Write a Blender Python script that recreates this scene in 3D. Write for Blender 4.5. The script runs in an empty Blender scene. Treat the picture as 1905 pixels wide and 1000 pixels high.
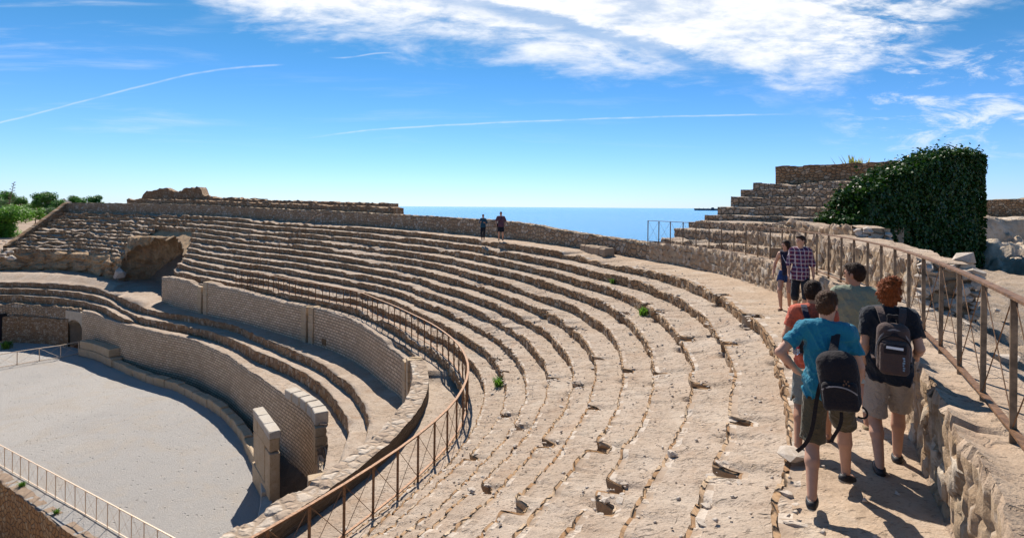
import bpy, math, random
import numpy as np
from mathutils import Vector, Matrix

# ------------------------------------------------------------------ camera, sky, sun, exposure
scene = bpy.context.scene
C = scene.collection
rad = math.radians
FPX = 1000.0; PCX = 952.5; PCY = 384.6; ROLL = 0.0073      # read off the photograph (1905 x 1000)

cam_data = bpy.data.cameras.new("camera")
cam = bpy.data.objects.new("camera", cam_data); C.objects.link(cam)
cam_data.sensor_fit = 'HORIZONTAL'; cam_data.sensor_width = 36.0
cam_data.lens = 36.0 * FPX / 1905.0
cam_data.shift_y = -(500.0 - PCY) / 1905.0
cam_data.clip_start = 0.05; cam_data.clip_end = 90000.0
cam.matrix_world = Matrix.Rotation(-ROLL, 4, 'Y') @ Matrix.Rotation(rad(90), 4, 'X')
scene.camera = cam
scene.render.resolution_x = 1024; scene.render.resolution_y = 537

SUN_EL = rad(47.0); SUN_AZ = rad(-11.0)      # azimuth clockwise from +Y
sd = bpy.data.lights.new("sun", 'SUN'); sd.energy = 4.9; sd.angle = rad(0.5); sd.color = (1.0, 0.92, 0.82)
sun = bpy.data.objects.new("sun", sd); C.objects.link(sun)
sdir = Vector((math.sin(SUN_AZ) * math.cos(SUN_EL), math.cos(SUN_AZ) * math.cos(SUN_EL), math.sin(SUN_EL)))
sun.rotation_euler = sdir.to_track_quat('Z', 'Y').to_euler()

scene.view_settings.view_transform = 'Standard'; scene.view_settings.look = 'None'
scene.view_settings.gamma = 1.0; scene.view_settings.exposure = 0.52
scene.view_settings.use_curve_mapping = False

class NT:
    """small helper for node trees"""
    def __init__(s, tree): s.t = tree; s.n = tree.nodes; s.l = tree.links
    def node(s, typ, **kw):
        n = s.n.new(typ)
        for k, v in kw.items(): setattr(n, k, v)
        return n
    def put(s, sock, v):
        if v is None: return
        if hasattr(v, 'is_linked') or isinstance(v, bpy.types.NodeSocket): s.l.new(v, sock)
        else: sock.default_value = v
    def math(s, op, a, b=None, c=None, clamp=False):
        n = s.node('ShaderNodeMath', operation=op); n.use_clamp = clamp
        s.put(n.inputs[0], a); s.put(n.inputs[1], b)
        if c is not None: s.put(n.inputs[2], c)
        return n.outputs[0]
    def mix(s, f, a, b, blend='MIX'):
        n = s.node('ShaderNodeMix', data_type='RGBA', blend_type=blend); n.clamp_factor = True
        s.put(n.inputs[0], f); s.put(n.inputs[6], a); s.put(n.inputs[7], b)
        return n.outputs[2]
    def noise(s, vec, scale, detail=4, rough=0.55, dist=0.0):
        n = s.node('ShaderNodeTexNoise'); s.put(n.inputs['Vector'], vec)
        n.inputs['Scale'].default_value = scale; n.inputs['Detail'].default_value = detail
        n.inputs['Roughness'].default_value = rough; n.inputs['Distortion'].default_value = dist
        return n.outputs['Fac']
    def ramp(s, f, lo, hi, a=0.0, b=1.0, smooth=True):
        n = s.node('ShaderNodeMapRange', interpolation_type='SMOOTHSTEP' if smooth else 'LINEAR'); n.clamp = True
        s.put(n.inputs[0], f); s.put(n.inputs[1], lo); s.put(n.inputs[2], hi)
        n.inputs[3].default_value = a; n.inputs[4].default_value = b
        return n.outputs[0]
    def curve(s, x, pts, x0, x1, y0, y1):
        """value curve through pts = (x, y)"""
        xn = s.ramp(x, x0, x1, smooth=False)
        n = s.node('ShaderNodeFloatCurve'); s.put(n.inputs['Value'], xn)
        c = n.mapping.curves[0]
        q = [((px - x0) / (x1 - x0), (py - y0) / (y1 - y0)) for px, py in pts]
        c.points[0].location = q[0]; c.points[1].location = q[-1]
        for p in q[1:-1]: c.points.new(*p)
        n.mapping.update()
        return s.math('MULTIPLY_ADD', n.outputs[0], y1 - y0, y0)

world = bpy.data.worlds.new("World"); scene.world = world; world.use_nodes = True
def build_world():
    N = NT(world.node_tree)
    for n in list(N.n): N.n.remove(n)
    out = N.node('ShaderNodeOutputWorld'); bg = N.node('ShaderNodeBackground')
    N.l.new(bg.outputs[0], out.inputs[0]); bg.inputs['Strength'].default_value = 0.058
    sky = N.node('ShaderNodeTexSky', sky_type='NISHITA', sun_disc=False)
    sky.sun_elevation = SUN_EL; sky.sun_rotation = SUN_AZ
    sky.altitude = 30; sky.air_density = 1.0; sky.dust_density = 0.05; sky.ozone_density = 5.0
    hsv = N.node('ShaderNodeHueSaturation'); N.l.new(sky.outputs[0], hsv.inputs['Color'])
    hsv.inputs['Saturation'].default_value = 1.10; hsv.inputs['Value'].default_value = 1.0
    co = N.node('ShaderNodeTexCoord')
    sp = N.node('ShaderNodeSeparateXYZ'); N.l.new(co.outputs['Generated'], sp.inputs[0])
    y = N.math('MAXIMUM', sp.outputs[1], 0.02)
    a = N.math('DIVIDE', sp.outputs[0], y); b = N.math('DIVIDE', sp.outputs[2], y)
    ab = N.node('ShaderNodeCombineXYZ'); N.put(ab.inputs[0], a); N.put(ab.inputs[1], b)
    # cloud-plane coordinates (a flat cloud layer seen in perspective)
    zz = N.math('MAXIMUM', sp.outputs[2], 0.03)
    cp = N.node('ShaderNodeCombineXYZ')
    N.put(cp.inputs[0], N.math('DIVIDE', sp.outputs[0], zz)); N.put(cp.inputs[1], N.math('DIVIDE', sp.outputs[1], zz))
    def stretch(rot, sx, sy, src):
        m = N.node('ShaderNodeMapping'); N.l.new(src, m.inputs[0])
        m.inputs['Rotation'].default_value = (0, 0, rot); m.inputs['Scale'].default_value = (sx, sy, 1)
        return m.outputs[0]
    cpo = cp.outputs[0]; abo = ab.outputs[0]
    v1 = stretch(0.22, 2.6, 9.0, abo)
    n1 = N.noise(v1, 1.6, 9, 0.62, 0.35)
    n2 = N.noise(stretch(0.3, 9.0, 30.0, abo), 1.6, 6, 0.65, 0.2)
    n3 = N.noise(stretch(-0.25, 3.0, 10.0, abo), 2.2, 9, 0.68, 0.8)
    # the large cloud: its lower edge and its right edge
    lowe = N.curve(a, [(-1.0, .50), (-.66, .41), (-.50, .335), (-.40, .305), (-.22, .300), (-.05, .275), (.12, .245), (.30, .236), (.42, .235), (.55, .215), (.66, .245), (.80, .33), (1.0, .46)], -1.0, 1.0, 0.2, 0.55)
    hgt = N.math('SUBTRACT', b, lowe)
    hn = N.math('MULTIPLY_ADD', N.math('SUBTRACT', n1, 0.5), 0.20, hgt)
    hn = N.math('MULTIPLY_ADD', N.math('SUBTRACT', n2, 0.5), 0.06, hn)
    feather = N.ramp(a, 0.42, 0.72)
    big = N.math('MULTIPLY', N.ramp(hn, -0.02, 0.085), N.math('SUBTRACT', 1.0, N.math('MULTIPLY', feather, N.ramp(N.math('MULTIPLY_ADD', n2, .6, n3), .95, .60, 0.0, 1.0))))
    big = N.math('MULTIPLY', big, N.math('MULTIPLY', N.ramp(b, .72, .52), N.ramp(sp.outputs[1], .15, .35)))
    # blue rift that divides the large cloud
    rift = N.curve(a, [(-1, .5), (-.3, .42), (-.02, .365), (.15, .325), (.30, .285), (.42, .235), (1, .05)], -1.0, 1.0, 0.0, 0.55)
    rd = N.math('ABSOLUTE', N.math('SUBTRACT', N.math('MULTIPLY_ADD', N.math('SUBTRACT', n2, .5), .05, b), rift))
    rm = N.ramp(rd, 0.004, 0.022, 0.62, 0.0)
    rm = N.math('MULTIPLY', rm, N.ramp(a, -0.25, 0.0))
    body = N.ramp(N.math('MULTIPLY_ADD', n2, 0.45, n1), 0.47, 0.78, 0.5, 1.0)
    big = N.math('MULTIPLY', N.math('MULTIPLY', big, body), N.math('SUBTRACT', 1.0, rm))
    # thin cloud to the right
    wr = N.math('MULTIPLY', N.ramp(a, 0.52, 0.75), N.ramp(b, 0.07, 0.16))
    wr = N.math('MULTIPLY', wr, N.ramp(b, 0.34, 0.27))
    wisp = N.math('MULTIPLY', N.ramp(N.math('MULTIPLY_ADD', n2, 0.5, n3), 0.70, 0.98), N.math('MULTIPLY', wr, 0.70))
    # faint wisps to the left and low centre
    wl = N.math('MULTIPLY', N.ramp(a, -0.45, -0.7), N.ramp(b, 0.07, 0.16))
    wl2 = N.math('MULTIPLY', N.ramp(N.math('ABSOLUTE', a), 0.7, 0.2), N.math('MULTIPLY', N.ramp(b, 0.08, 0.15), N.ramp(b, .27, .22)))
    wl = N.math('MULTIPLY_ADD', wl2, 0.6, wl)
    wis2 = N.math('MULTIPLY', N.ramp(N.noise(stretch(0.06, 1.5, 16.0, abo), 1.5, 7, 0.6, .3), 0.50, 0.80), N.math('MULTIPLY', wl, 0.38))
    # contrails
    def trail(pts, x0, x1, w, st, ex=0.06):
        c = N.curve(a, pts, -1.0, 1.0, 0.0, 0.4)
        wob = N.math('MULTIPLY', N.math('SUBTRACT', N.noise(abo, 14, 3), 0.5), w * 1.4)
        d = N.math('ABSOLUTE', N.math('ADD', N.math('SUBTRACT', b, c), wob))
        m = N.ramp(d, 0.0, w, st, 0.0)
        m = N.math('MULTIPLY', m, N.math('MULTIPLY', N.ramp(a, x0, x0 + ex), N.ramp(a, x1, x1 - ex)))
        return N.math('MULTIPLY', m, N.ramp(N.noise(abo, 22, 3), 0.3, 0.6, 0.35, 1.0))
    t1 = trail([(-1, .138), (-.952, .150), (-.80, .190), (-.68, .222), (-.55, .250), (-.42, .261), (1, .26)], -1.1, -.42, 0.0030, 0.30, .03)
    t2 = trail([(-1, .10), (-.42, .122), (-.26, .141), (-.1, .152), (.12, .163), (.30, .170), (.55, .177), (1, .18)], -.42, .56, 0.0026, 0.34, .16)
    t3 = trail([(-1, .27), (-.50, .300), (-.43, .306), (-.34, .275), (-.24, .284), (1, .29)], -.35, -.2, 0.0024, 0.3, .04)
    fr_ = N.ramp(sp.outputs[1], .15, .35); wisp = N.math('MULTIPLY', wisp, fr_); wis2 = N.math('MULTIPLY', wis2, fr_)
    cl = N.math('MAXIMUM', N.math('MAXIMUM', big, wisp), wis2)
    for t in (t1, t2, t3): cl = N.math('MAXIMUM', cl, t)
    shade = N.ramp(n2, 0.3, 0.7, 0.80, 1.0)
    haze_f = N.ramp(sp.outputs[2], 0.0, 0.34, 1.0, 0.0)
    skyc = N.mix(haze_f, hsv.outputs[0], N.mix(1.0, hsv.outputs[0], (1.75, 1.16, 1.62, 1), 'MULTIPLY'))
    skyc = N.mix(1.0, skyc, (0.58, 1.12, 1.22, 1), 'MULTIPLY')
    white = N.mix(shade, (7.2, 8.0, 9.4, 1), (13.0, 13.2, 13.6, 1))
    col = N.mix(cl, skyc, white)
    N.l.new(col, bg.inputs[0])
build_world()

# ------------------------------------------------------------------ numeric helpers
def smooth(t): return t * t * (3 - 2 * t)
def _h(ix, iy, iz, seed):
    n = (ix.astype(np.int64) * 374761393 + iy.astype(np.int64) * 668265263 + iz.astype(np.int64) * 2147483647 + seed * 1274126177) & 0xFFFFFFFF
    n = ((n ^ (n >> 13)) * 1274126177) & 0xFFFFFFFF
    n = ((n ^ (n >> 16)) * 2246822519) & 0xFFFFFFFF
    return ((n ^ (n >> 15)) & 0xFFFFFF) / float(0xFFFFFF)
def vnoise(x, y, z=0.0, seed=0):
    x, y, z = np.broadcast_arrays(np.asarray(x, float), np.asarray(y, float), np.asarray(z, float))
    xi = np.floor(x); yi = np.floor(y); zi = np.floor(z)
    fx = smooth(x - xi); fy = smooth(y - yi); fz = smooth(z - zi)
    r = 0
    for dx in (0, 1):
        for dy in (0, 1):
            for dz in (0, 1):
                w = (fx if dx else 1 - fx) * (fy if dy else 1 - fy) * (fz if dz else 1 - fz)
                r = r + w * _h(xi + dx, yi + dy, zi + dz, seed)
    return r * 2 - 1
def fbm(x, y, z=0.0, seed=0, o=4, g=0.5):
    r = 0; a = 1; f = 1; s = 0
    for i in range(o):
        r = r + a * vnoise(np.asarray(x) * f, np.asarray(y) * f, np.asarray(z) * f, seed + i * 17); s += a; a *= g; f *= 2.03
    return r / s
def worley(x, y, seed=0, jit=0.85):
    """returns edge (0 at joints) and a random number per stone"""
    x, y = np.broadcast_arrays(np.asarray(x, float), np.asarray(y, float))
    xi = np.floor(x); yi = np.floor(y); z0 = xi * 0
    d1 = np.full(x.shape, 9.0); d2 = np.full(x.shape, 9.0); cid = np.zeros(x.shape)
    for dx in (-1, 0, 1):
        for dy in (-1, 0, 1):
            cx = xi + dx; cy = yi + dy
            px = cx + .5 + (_h(cx, cy, z0, seed) - .5) * jit; py = cy + .5 + (_h(cx, cy, z0, seed + 7) - .5) * jit
            d = np.hypot(px - x, py - y); c = _h(cx, cy, z0, seed + 13)
            near = d < d1
            d2 = np.where(near, d1, np.minimum(d2, d)); cid = np.where(near, c, cid); d1 = np.where(near, d, d1)
    return d2 - d1, cid
def sstep(x, a, b):
    t = np.clip((np.asarray(x, float) - a) / (b - a), 0, 1); return t * t * (3 - 2 * t)
def unproject(u, v, z):
    """ground point of a pixel of the photograph at height z (used to read real positions)"""
    a = u - PCX; b = v - PCY; c, s = math.cos(ROLL), math.sin(ROLL)
    x = a * c + b * s; y = -a * s + b * c
    d = -z * FPX / y
    return x / FPX * d, d

# ------------------------------------------------------------------ object helpers
def tag(o, label=None, cat=None, group=None, kind=None):
    if label: o['label'] = label
    if cat: o['category'] = cat
    if group: o['group'] = group
    if kind: o['kind'] = kind
    return o
def thing(name, label, cat, loc=(0, 0, 0), rz=0.0, group=None):
    o = bpy.data.objects.new(name, None); C.objects.link(o)
    o.empty_display_size = 0.2; o.location = loc; o.rotation_euler = (0, 0, rz)
    return tag(o, label, cat, group)
def link_mesh(name, me, mats, parent=None, inv=False):
    if mats is not None:
        for m in (mats if isinstance(mats, (list, tuple)) else [mats]): me.materials.append(m)
    o = bpy.data.objects.new(name, me); C.objects.link(o)
    if parent is not None:
        o.parent = parent
        if inv:    # mesh written in world coordinates: take the parent's placement out again
            p = parent
            M = Matrix.Translation(p.location) @ p.rotation_euler.to_matrix().to_4x4()
            while p.parent is not None:
                p = p.parent; M = Matrix.Translation(p.location) @ p.rotation_euler.to_matrix().to_4x4() @ M
            me.transform(M.inverted())
    return o
def mk(name, V, Fc, mats=None, parent=None, smooth_=False, uv=None, midx=None, attrs=None, inv=False):
    """V (n,3); Fc list/array of quads or of mixed polygons"""
    V = np.asarray(V, dtype=np.float32).reshape(-1, 3)
    me = bpy.data.meshes.new(name)
    if isinstance(Fc, np.ndarray):
        nf, k = Fc.shape
        me.vertices.add(len(V)); me.vertices.foreach_set('co', V.ravel())
        me.loops.add(nf * k); me.loops.foreach_set('vertex_index', Fc.astype(np.int32).ravel())
        me.polygons.add(nf); me.polygons.foreach_set('loop_start', np.arange(0, nf * k, k, dtype=np.int32))
        try: me.polygons.foreach_set('loop_total', np.full(nf, k, dtype=np.int32))
        except Exception: pass
        me.update(calc_edges=True)
        flat = Fc.ravel()
    else:
        me.from_pydata([tuple(map(float, v)) for v in V], [], [tuple(map(int, f)) for f in Fc])
        flat = np.array([i for f in Fc for i in f]) if uv is not None else None
    if uv is not None:
        l = me.uv_layers.new(name='UVMap'); l.data.foreach_set('uv', np.asarray(uv, np.float32).reshape(-1, 2)[flat].ravel())
    if midx is not None: me.polygons.foreach_set('material_index', np.asarray(midx, np.int32))
    if attrs:
        for k_, a_ in attrs.items():
            at = me.attributes.new(k_, 'FLOAT', 'POINT'); at.data.foreach_set('value', np.asarray(a_, np.float32).ravel())
    if smooth_: me.polygons.foreach_set('use_smooth', np.ones(len(me.polygons), dtype=bool))
    me.validate(); me.update()
    return link_mesh(name, me, mats, parent, inv)
def grid_faces(n, m, wrap=False):
    i = np.arange(n - 1)[:, None]; j = np.arange(m - 1)[None, :]
    a = i * m + j
    return np.stack([a, a + m, a + m + 1, a + 1], -1).reshape(-1, 4)
def grid(name, P, mats, parent=None, uv=None, col=None, mask=None, smooth_=True, attrs=None, flip=False, inv=False):
    """P (n,m,3). col: material index for each of the m-1 columns. mask (n-1,m-1) keeps faces"""
    n, m = P.shape[:2]; Fc = grid_faces(n, m)
    mi = None
    if col is not None:
        mi = np.broadcast_to(np.asarray(col), (n - 1, m - 1)).ravel()
    if mask is not None:
        k = mask.ravel(); Fc = Fc[k]
        if mi is not None: mi = mi[k]
    if flip: Fc = Fc[:, ::-1]
    return mk(name, P.reshape(-1, 3), Fc.copy(), mats, parent, smooth_, None if uv is None else uv.reshape(-1, 2), mi, attrs, inv)

class MB:
    """collects boxes, bars, tubes into one mesh"""
    def __init__(s): s.v = []; s.f = []
    def add(s, V, Fc):
        b = len(s.v); s.v += [tuple(map(float, q)) for q in V]; s.f += [tuple(int(i) + b for i in f) for f in Fc]
    def box(s, c, size, rz=0.0, jit=0.0, rng=None, tilt=(0, 0), bev=0.0):
        hx, hy, hz = size[0] / 2, size[1] / 2, size[2] / 2
        M = Matrix.Translation(c) @ Matrix.Rotation(rz, 4, 'Z') @ Matrix.Rotation(tilt[0], 4, 'X') @ Matrix.Rotation(tilt[1], 4, 'Y')
        if bev <= 0:
            vs = [Vector((x, y, z)) for z in (-hz, hz) for x, y in ((-hx, -hy), (hx, -hy), (hx, hy), (-hx, hy))]
            fs = [(0, 3, 2, 1), (4, 5, 6, 7), (0, 1, 5, 4), (1, 2, 6, 5), (2, 3, 7, 6), (3, 0, 4, 7)]
        else:
            b = bev; vs = []
            for z, ins in ((-hz, b), (-hz + b, 0), (hz - b, 0), (hz, b)):
                X = hx - ins; Y = hy - ins
                for x, y in ((-X + b, -Y), (X - b, -Y), (X, -Y + b), (X, Y - b), (X - b, Y), (-X + b, Y), (-X, Y - b), (-X, -Y + b)): vs.append(Vector((x, y, z)))
            fs = [tuple(range(7, -1, -1)), tuple(range(24, 32))]
            for k in range(3):
                for i in range(8): j = (i + 1) % 8; fs.append((k * 8 + i, k * 8 + j, k * 8 + 8 + j, k * 8 + 8 + i))
        if jit: vs = [q + Vector((rng.uniform(-jit, jit), rng.uniform(-jit, jit), rng.uniform(-jit, jit))) for q in vs]
        s.add([M @ q for q in vs], fs)
    def bar(s, p, q, w, h=None, up=(0, 0, 1)):
        h = h or w; p = Vector(p); q = Vector(q); d = (q - p).normalized(); up = Vector(up)
        x = d.cross(up)
        if x.length < 1e-4: x = d.cross(Vector((1, 0, 0)))
        x.normalize(); y = x.cross(d)
        vs = [e + x * a * w / 2 + y * b * h / 2 for e in (p, q) for a, b in ((-1, -1), (1, -1), (1, 1), (-1, 1))]
        s.add(vs, [(0, 1, 2, 3), (7, 6, 5, 4), (0, 4, 5, 1), (1, 5, 6, 2), (2, 6, 7, 3), (3, 7, 4, 0)])
    def tube(s, pts, r, n=8, flat=1.0, nrm=None, cap=True):
        pts = [Vector(p) for p in pts]; rs = r if isinstance(r, (list, tuple)) else [r] * len(pts)
        b = []; 
        for i, p in enumerate(pts):
            d = (pts[min(i + 1, len(pts) - 1)] - pts[max(i - 1, 0)]).normalized()
            up = Vector(nrm) if nrm is not None else (Vector((0, 0, 1)) if abs(d.z) < .9 else Vector((0, 1, 0)))
            x = d.cross(up); x.normalize(); y = x.cross(d)
            for k in range(n):
                a = 2 * math.pi * k / n
                b.append(p + x * math.cos(a) * rs[i] + y * math.sin(a) * rs[i] * flat)
        fs = [(i * n + k, i * n + (k + 1) % n, (i + 1) * n + (k + 1) % n, (i + 1) * n + k) for i in range(len(pts) - 1) for k in range(n)]
        if cap: fs += [tuple(range(n - 1, -1, -1)), tuple(range((len(pts) - 1) * n, len(pts) * n))]
        s.add(b, fs)
    def build(s, name, mat, parent=None, smooth_=False, inv=False):
        me = bpy.data.meshes.new(name); me.from_pydata(s.v, [], s.f)
        if smooth_: me.polygons.foreach_set('use_smooth', np.ones(len(me.polygons), dtype=bool))
        me.validate(); me.update()
        return link_mesh(name, me, mat, parent, inv)

def copy_tree(o, parent=None):
    c = o.copy(); C.objects.link(c); c.parent = parent
    for ch in [x for x in o.children]: copy_tree(ch, c)
    return c

# ------------------------------------------------------------------ materials
def new_mat(name):
    m = bpy.data.materials.new(name); m.use_nodes = True; N = NT(m.node_tree)
    b = [n for n in N.n if n.type == 'BSDF_PRINCIPLED'][0]
    b.inputs['Specular IOR Level'].default_value = 0.25
    return m, N, b
def bump(N, b, h, dist, strength=1.0, nrm=None):
    n = N.node('ShaderNodeBump'); N.put(n.inputs['Height'], h); n.inputs['Distance'].default_value = dist; n.inputs['Strength'].default_value = strength
    if nrm is not None: N.l.new(nrm, n.inputs['Normal'])
    N.l.new(n.outputs[0], b.inputs['Normal']); return n.outputs[0]
def objco(N): return N.node('ShaderNodeTexCoord').outputs['Object']
def uvco(N): return N.node('ShaderNodeTexCoord').outputs['UV']
def attr(N, name): return N.node('ShaderNodeAttribute', attribute_name=name).outputs['Fac']
def C4(c, k=1.0): return (c[0] * k, c[1] * k, c[2] * k, 1)

def mat_sand(name, c1, c2, c3, grit=0.012, rough=0.95):
    m, N, b = new_mat(name); co = objco(N)
    big = N.noise(co, 0.55, 4, 0.6); mid = N.noise(co, 4.5, 5, 0.65); fine = N.noise(co, 38, 4, 0.7)
    col = N.mix(N.ramp(big, 0.35, 0.65), C4(c1), C4(c2))
    col = N.mix(N.ramp(mid, 0.45, 0.72, 0.0, 0.7), col, C4(c3))
    col = N.mix(N.ramp(fine, 0.25, 0.75, 0.0, 0.35), col, C4(c1, 0.62))
    vo = N.node('ShaderNodeTexVoronoi'); N.l.new(co, vo.inputs['Vector']); vo.inputs['Scale'].default_value = 15.0
    peb = N.ramp(vo.outputs['Distance'], 0.16, 0.24, 1.0, 0.0)
    sel = N.ramp(N.node('ShaderNodeSeparateColor').outputs[0], 0.7, 0.72)
    sc = N.n[-2] if False else None
    sepc = N.node('ShaderNodeSeparateColor'); N.l.new(vo.outputs['Color'], sepc.inputs[0])
    sel = N.ramp(sepc.outputs[0], 0.74, 0.78)
    peb = N.math('MULTIPLY', peb, sel)
    col = N.mix(peb, col, N.mix(sepc.outputs[1], C4(c2, 0.8), (0.62, 0.55, 0.47, 1)))
    N.l.new(col, b.inputs['Base Color']); b.inputs['Roughness'].default_value = rough
    h = N.math('ADD', N.math('MULTIPLY', mid, 1.6), N.math('ADD', N.math('MULTIPLY', fine, 0.7), N.math('MULTIPLY', peb, 0.9)))
    bump(N, b, h, grit, 1.0)
    return m
def mat_tread(name, c1, c2, c3, grit=0.02):
    m, N, b = new_mat(name); co = objco(N)
    big = N.noise(co, 0.45, 5, 0.6); mid = N.noise(co, 3.2, 6, 0.68); fine = N.noise(co, 34, 5, 0.75); mm = N.noise(co, 11, 5, 0.7)
    col = N.mix(N.ramp(big, 0.35, 0.65), C4(c1), C4(c2))
    wv = N.node('ShaderNodeVectorMath', operation='MULTIPLY_ADD'); nn = N.node('ShaderNodeTexNoise'); N.l.new(co, nn.inputs['Vector']); nn.inputs['Scale'].default_value = 3.0
    N.l.new(nn.outputs['Color'], wv.inputs[0]); wv.inputs[1].default_value = (.35, .35, .35); N.l.new(co, wv.inputs[2])
    v = N.node('ShaderNodeTexVoronoi'); N.l.new(wv.outputs[0], v.inputs['Vector']); v.inputs['Scale'].default_value = 2.6
    ve = N.node('ShaderNodeTexVoronoi', feature='DISTANCE_TO_EDGE'); N.l.new(wv.outputs[0], ve.inputs['Vector']); ve.inputs['Scale'].default_value = 2.6
    sc = N.node('ShaderNodeSeparateColor'); N.l.new(v.outputs['Color'], sc.inputs[0])
    slab = N.math('MULTIPLY', N.ramp(sc.outputs[0], .66, .74), N.ramp(mid, .44, .56))       # stones bared by wear
    col = N.mix(N.math('MULTIPLY', slab, .6), col, C4(c3, 1.18))
    col = N.mix(N.ramp(mid, 0.5, 0.76, 0.0, 0.75), col, C4(c3, .72))
    crack = N.math('MULTIPLY', N.ramp(ve.outputs['Distance'], .0, .035, 1, 0), N.ramp(N.noise(co, 1.3, 4, .6), .58, .70))
    col = N.mix(N.math('MULTIPLY', crack, .5), col, C4(c1, .42))
    col = N.mix(N.ramp(fine, 0.50, 0.70, 0.0, 0.7), col, C4(c1, 0.45))
    mp = N.node('ShaderNodeMapping'); N.l.new(co, mp.inputs[0]); mp.inputs['Scale'].default_value = (9, 24, 12); pebble_shadow = N.noise(mp.outputs[0], 1.0, 3, .6)  # short dark dashes: shadows of small pebbles put into the colour
    pebble_shadow = N.ramp(pebble_shadow, .60, .68); col = N.mix(N.math('MULTIPLY', pebble_shadow, .6), col, C4(c1, .38))
    pat = N.noise(co, 1.1, 6, .7, .4); col = N.mix(N.ramp(pat, .50, .72, 0, .6), col, (0.33, .22, .145, 1)); col = N.mix(N.ramp(pat, .50, .30, 0, .5), col, (0.50, .43, .35, 1))
    col = N.mix(N.ramp(mm, 0.56, 0.72, 0.0, 0.5), col, C4(c2, 1.28))
    N.l.new(col, b.inputs['Base Color']); b.inputs['Roughness'].default_value = .95
    h = N.math('ADD', N.math('MULTIPLY', mid, 2.2), N.math('ADD', N.math('MULTIPLY', fine, 0.8), N.math('ADD', N.math('MULTIPLY', mm, 1.4), N.math('MULTIPLY', crack, -1.4))))
    h = N.math('MULTIPLY_ADD', slab, .7, N.math('MULTIPLY_ADD', pebble_shadow, -1.0, h))
    bump(N, b, h, grit, 1.0); return m
def mat_rubble(name, pal, sx=3.2, sy=5.0, mortar=(0.11, 0.075, 0.05), use_uv=True, depth=0.05, joint=0.10):
    """rubble masonry: random stones in mortar"""
    m, N, b = new_mat(name)
    co = uvco(N) if use_uv else objco(N)
    mp = N.node('ShaderNodeMapping'); N.l.new(co, mp.inputs[0]); mp.inputs['Scale'].default_value = (sx, sy, sx)
    wob = N.node('ShaderNodeTexNoise'); N.l.new(co, wob.inputs['Vector']); wob.inputs['Scale'].default_value = 5.0
    ad = N.node('ShaderNodeVectorMath', operation='MULTIPLY_ADD'); N.l.new(wob.outputs['Color'], ad.inputs[0]); ad.inputs[1].default_value = (.5, .5, .5); N.l.new(mp.outputs[0], ad.inputs[2])
    ve = N.node('ShaderNodeTexVoronoi', feature='DISTANCE_TO_EDGE'); N.l.new(ad.outputs[0], ve.inputs['Vector'])
    vc = N.node('ShaderNodeTexVoronoi'); N.l.new(ad.outputs[0], vc.inputs['Vector'])
    for v in (ve, vc): v.inputs['Scale'].default_value = 1.0; v.inputs['Randomness'].default_value = 0.9
    if use_uv: ve.voronoi_dimensions = '2D'; vc.voronoi_dimensions = '2D'
    sc = N.node('ShaderNodeSeparateColor'); N.l.new(vc.outputs['Color'], sc.inputs[0])
    col = N.mix(sc.outputs[0], C4(pal[0]), C4(pal[1]))
    col = N.mix(N.ramp(sc.outputs[1], 0.55, 0.95), col, C4(pal[2]))
    oc = objco(N)
    st = N.noise(oc, 1.1, 5, 0.65); fi = N.noise(oc, 22, 5, 0.7)
    col = N.mix(N.ramp(st, 0.35, 0.7, 0.0, 0.55), col, C4(pal[3]))
    col = N.mix(N.ramp(fi, 0.35, 0.8, 0.0, 0.5), col, C4(pal[1], 0.55))
    e = N.ramp(ve.outputs['Distance'], 0.0, joint)
    col = N.mix(e, C4(mortar), col)
    N.l.new(col, b.inputs['Base Color']); b.inputs['Roughness'].default_value = 0.92
    h = N.math('ADD', N.math('MULTIPLY', N.ramp(ve.outputs['Distance'], 0.0, joint * 2.2), 1.0), N.math('ADD', N.math('MULTIPLY', fi, 0.35), N.math('MULTIPLY', sc.outputs[2], 0.4)))
    bump(N, b, h, depth, 0.9)
    return m
def mat_stoneattr(name, pal, mortar=(0.11, 0.075, 0.05)):
    """masonry whose stones are modelled: tint and joint are read from the mesh"""
    m, N, b = new_mat(name); oc = objco(N)
    t = attr(N, 'tint'); e = attr(N, 'edge')
    col = N.mix(N.ramp(t, 0.1, 0.9), C4(pal[0]), C4(pal[1])); col = N.mix(N.ramp(t, 0.72, 0.8), col, C4(pal[2]))
    st = N.noise(oc, 1.6, 5, 0.65); fi = N.noise(oc, 26, 6, 0.72); mid = N.noise(oc, 7, 5, 0.6)
    col = N.mix(N.ramp(st, 0.4, 0.68, 0.0, 0.6), col, C4(pal[3]))
    col = N.mix(N.ramp(fi, 0.35, 0.8, 0.0, 0.55), col, C4(pal[1], 0.5))
    col = N.mix(N.ramp(mid, 0.5, 0.75, 0.0, 0.6), col, (0.60, 0.53, 0.45, 1))
    col = N.mix(N.ramp(e, 0.02, 0.14), C4(mortar), col)
    N.l.new(col, b.inputs['Base Color']); b.inputs['Roughness'].default_value = 0.93
    bump(N, b, N.math('ADD', N.math('MULTIPLY', mid, 1.2), fi), 0.018, 1.0)
    return m
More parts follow.
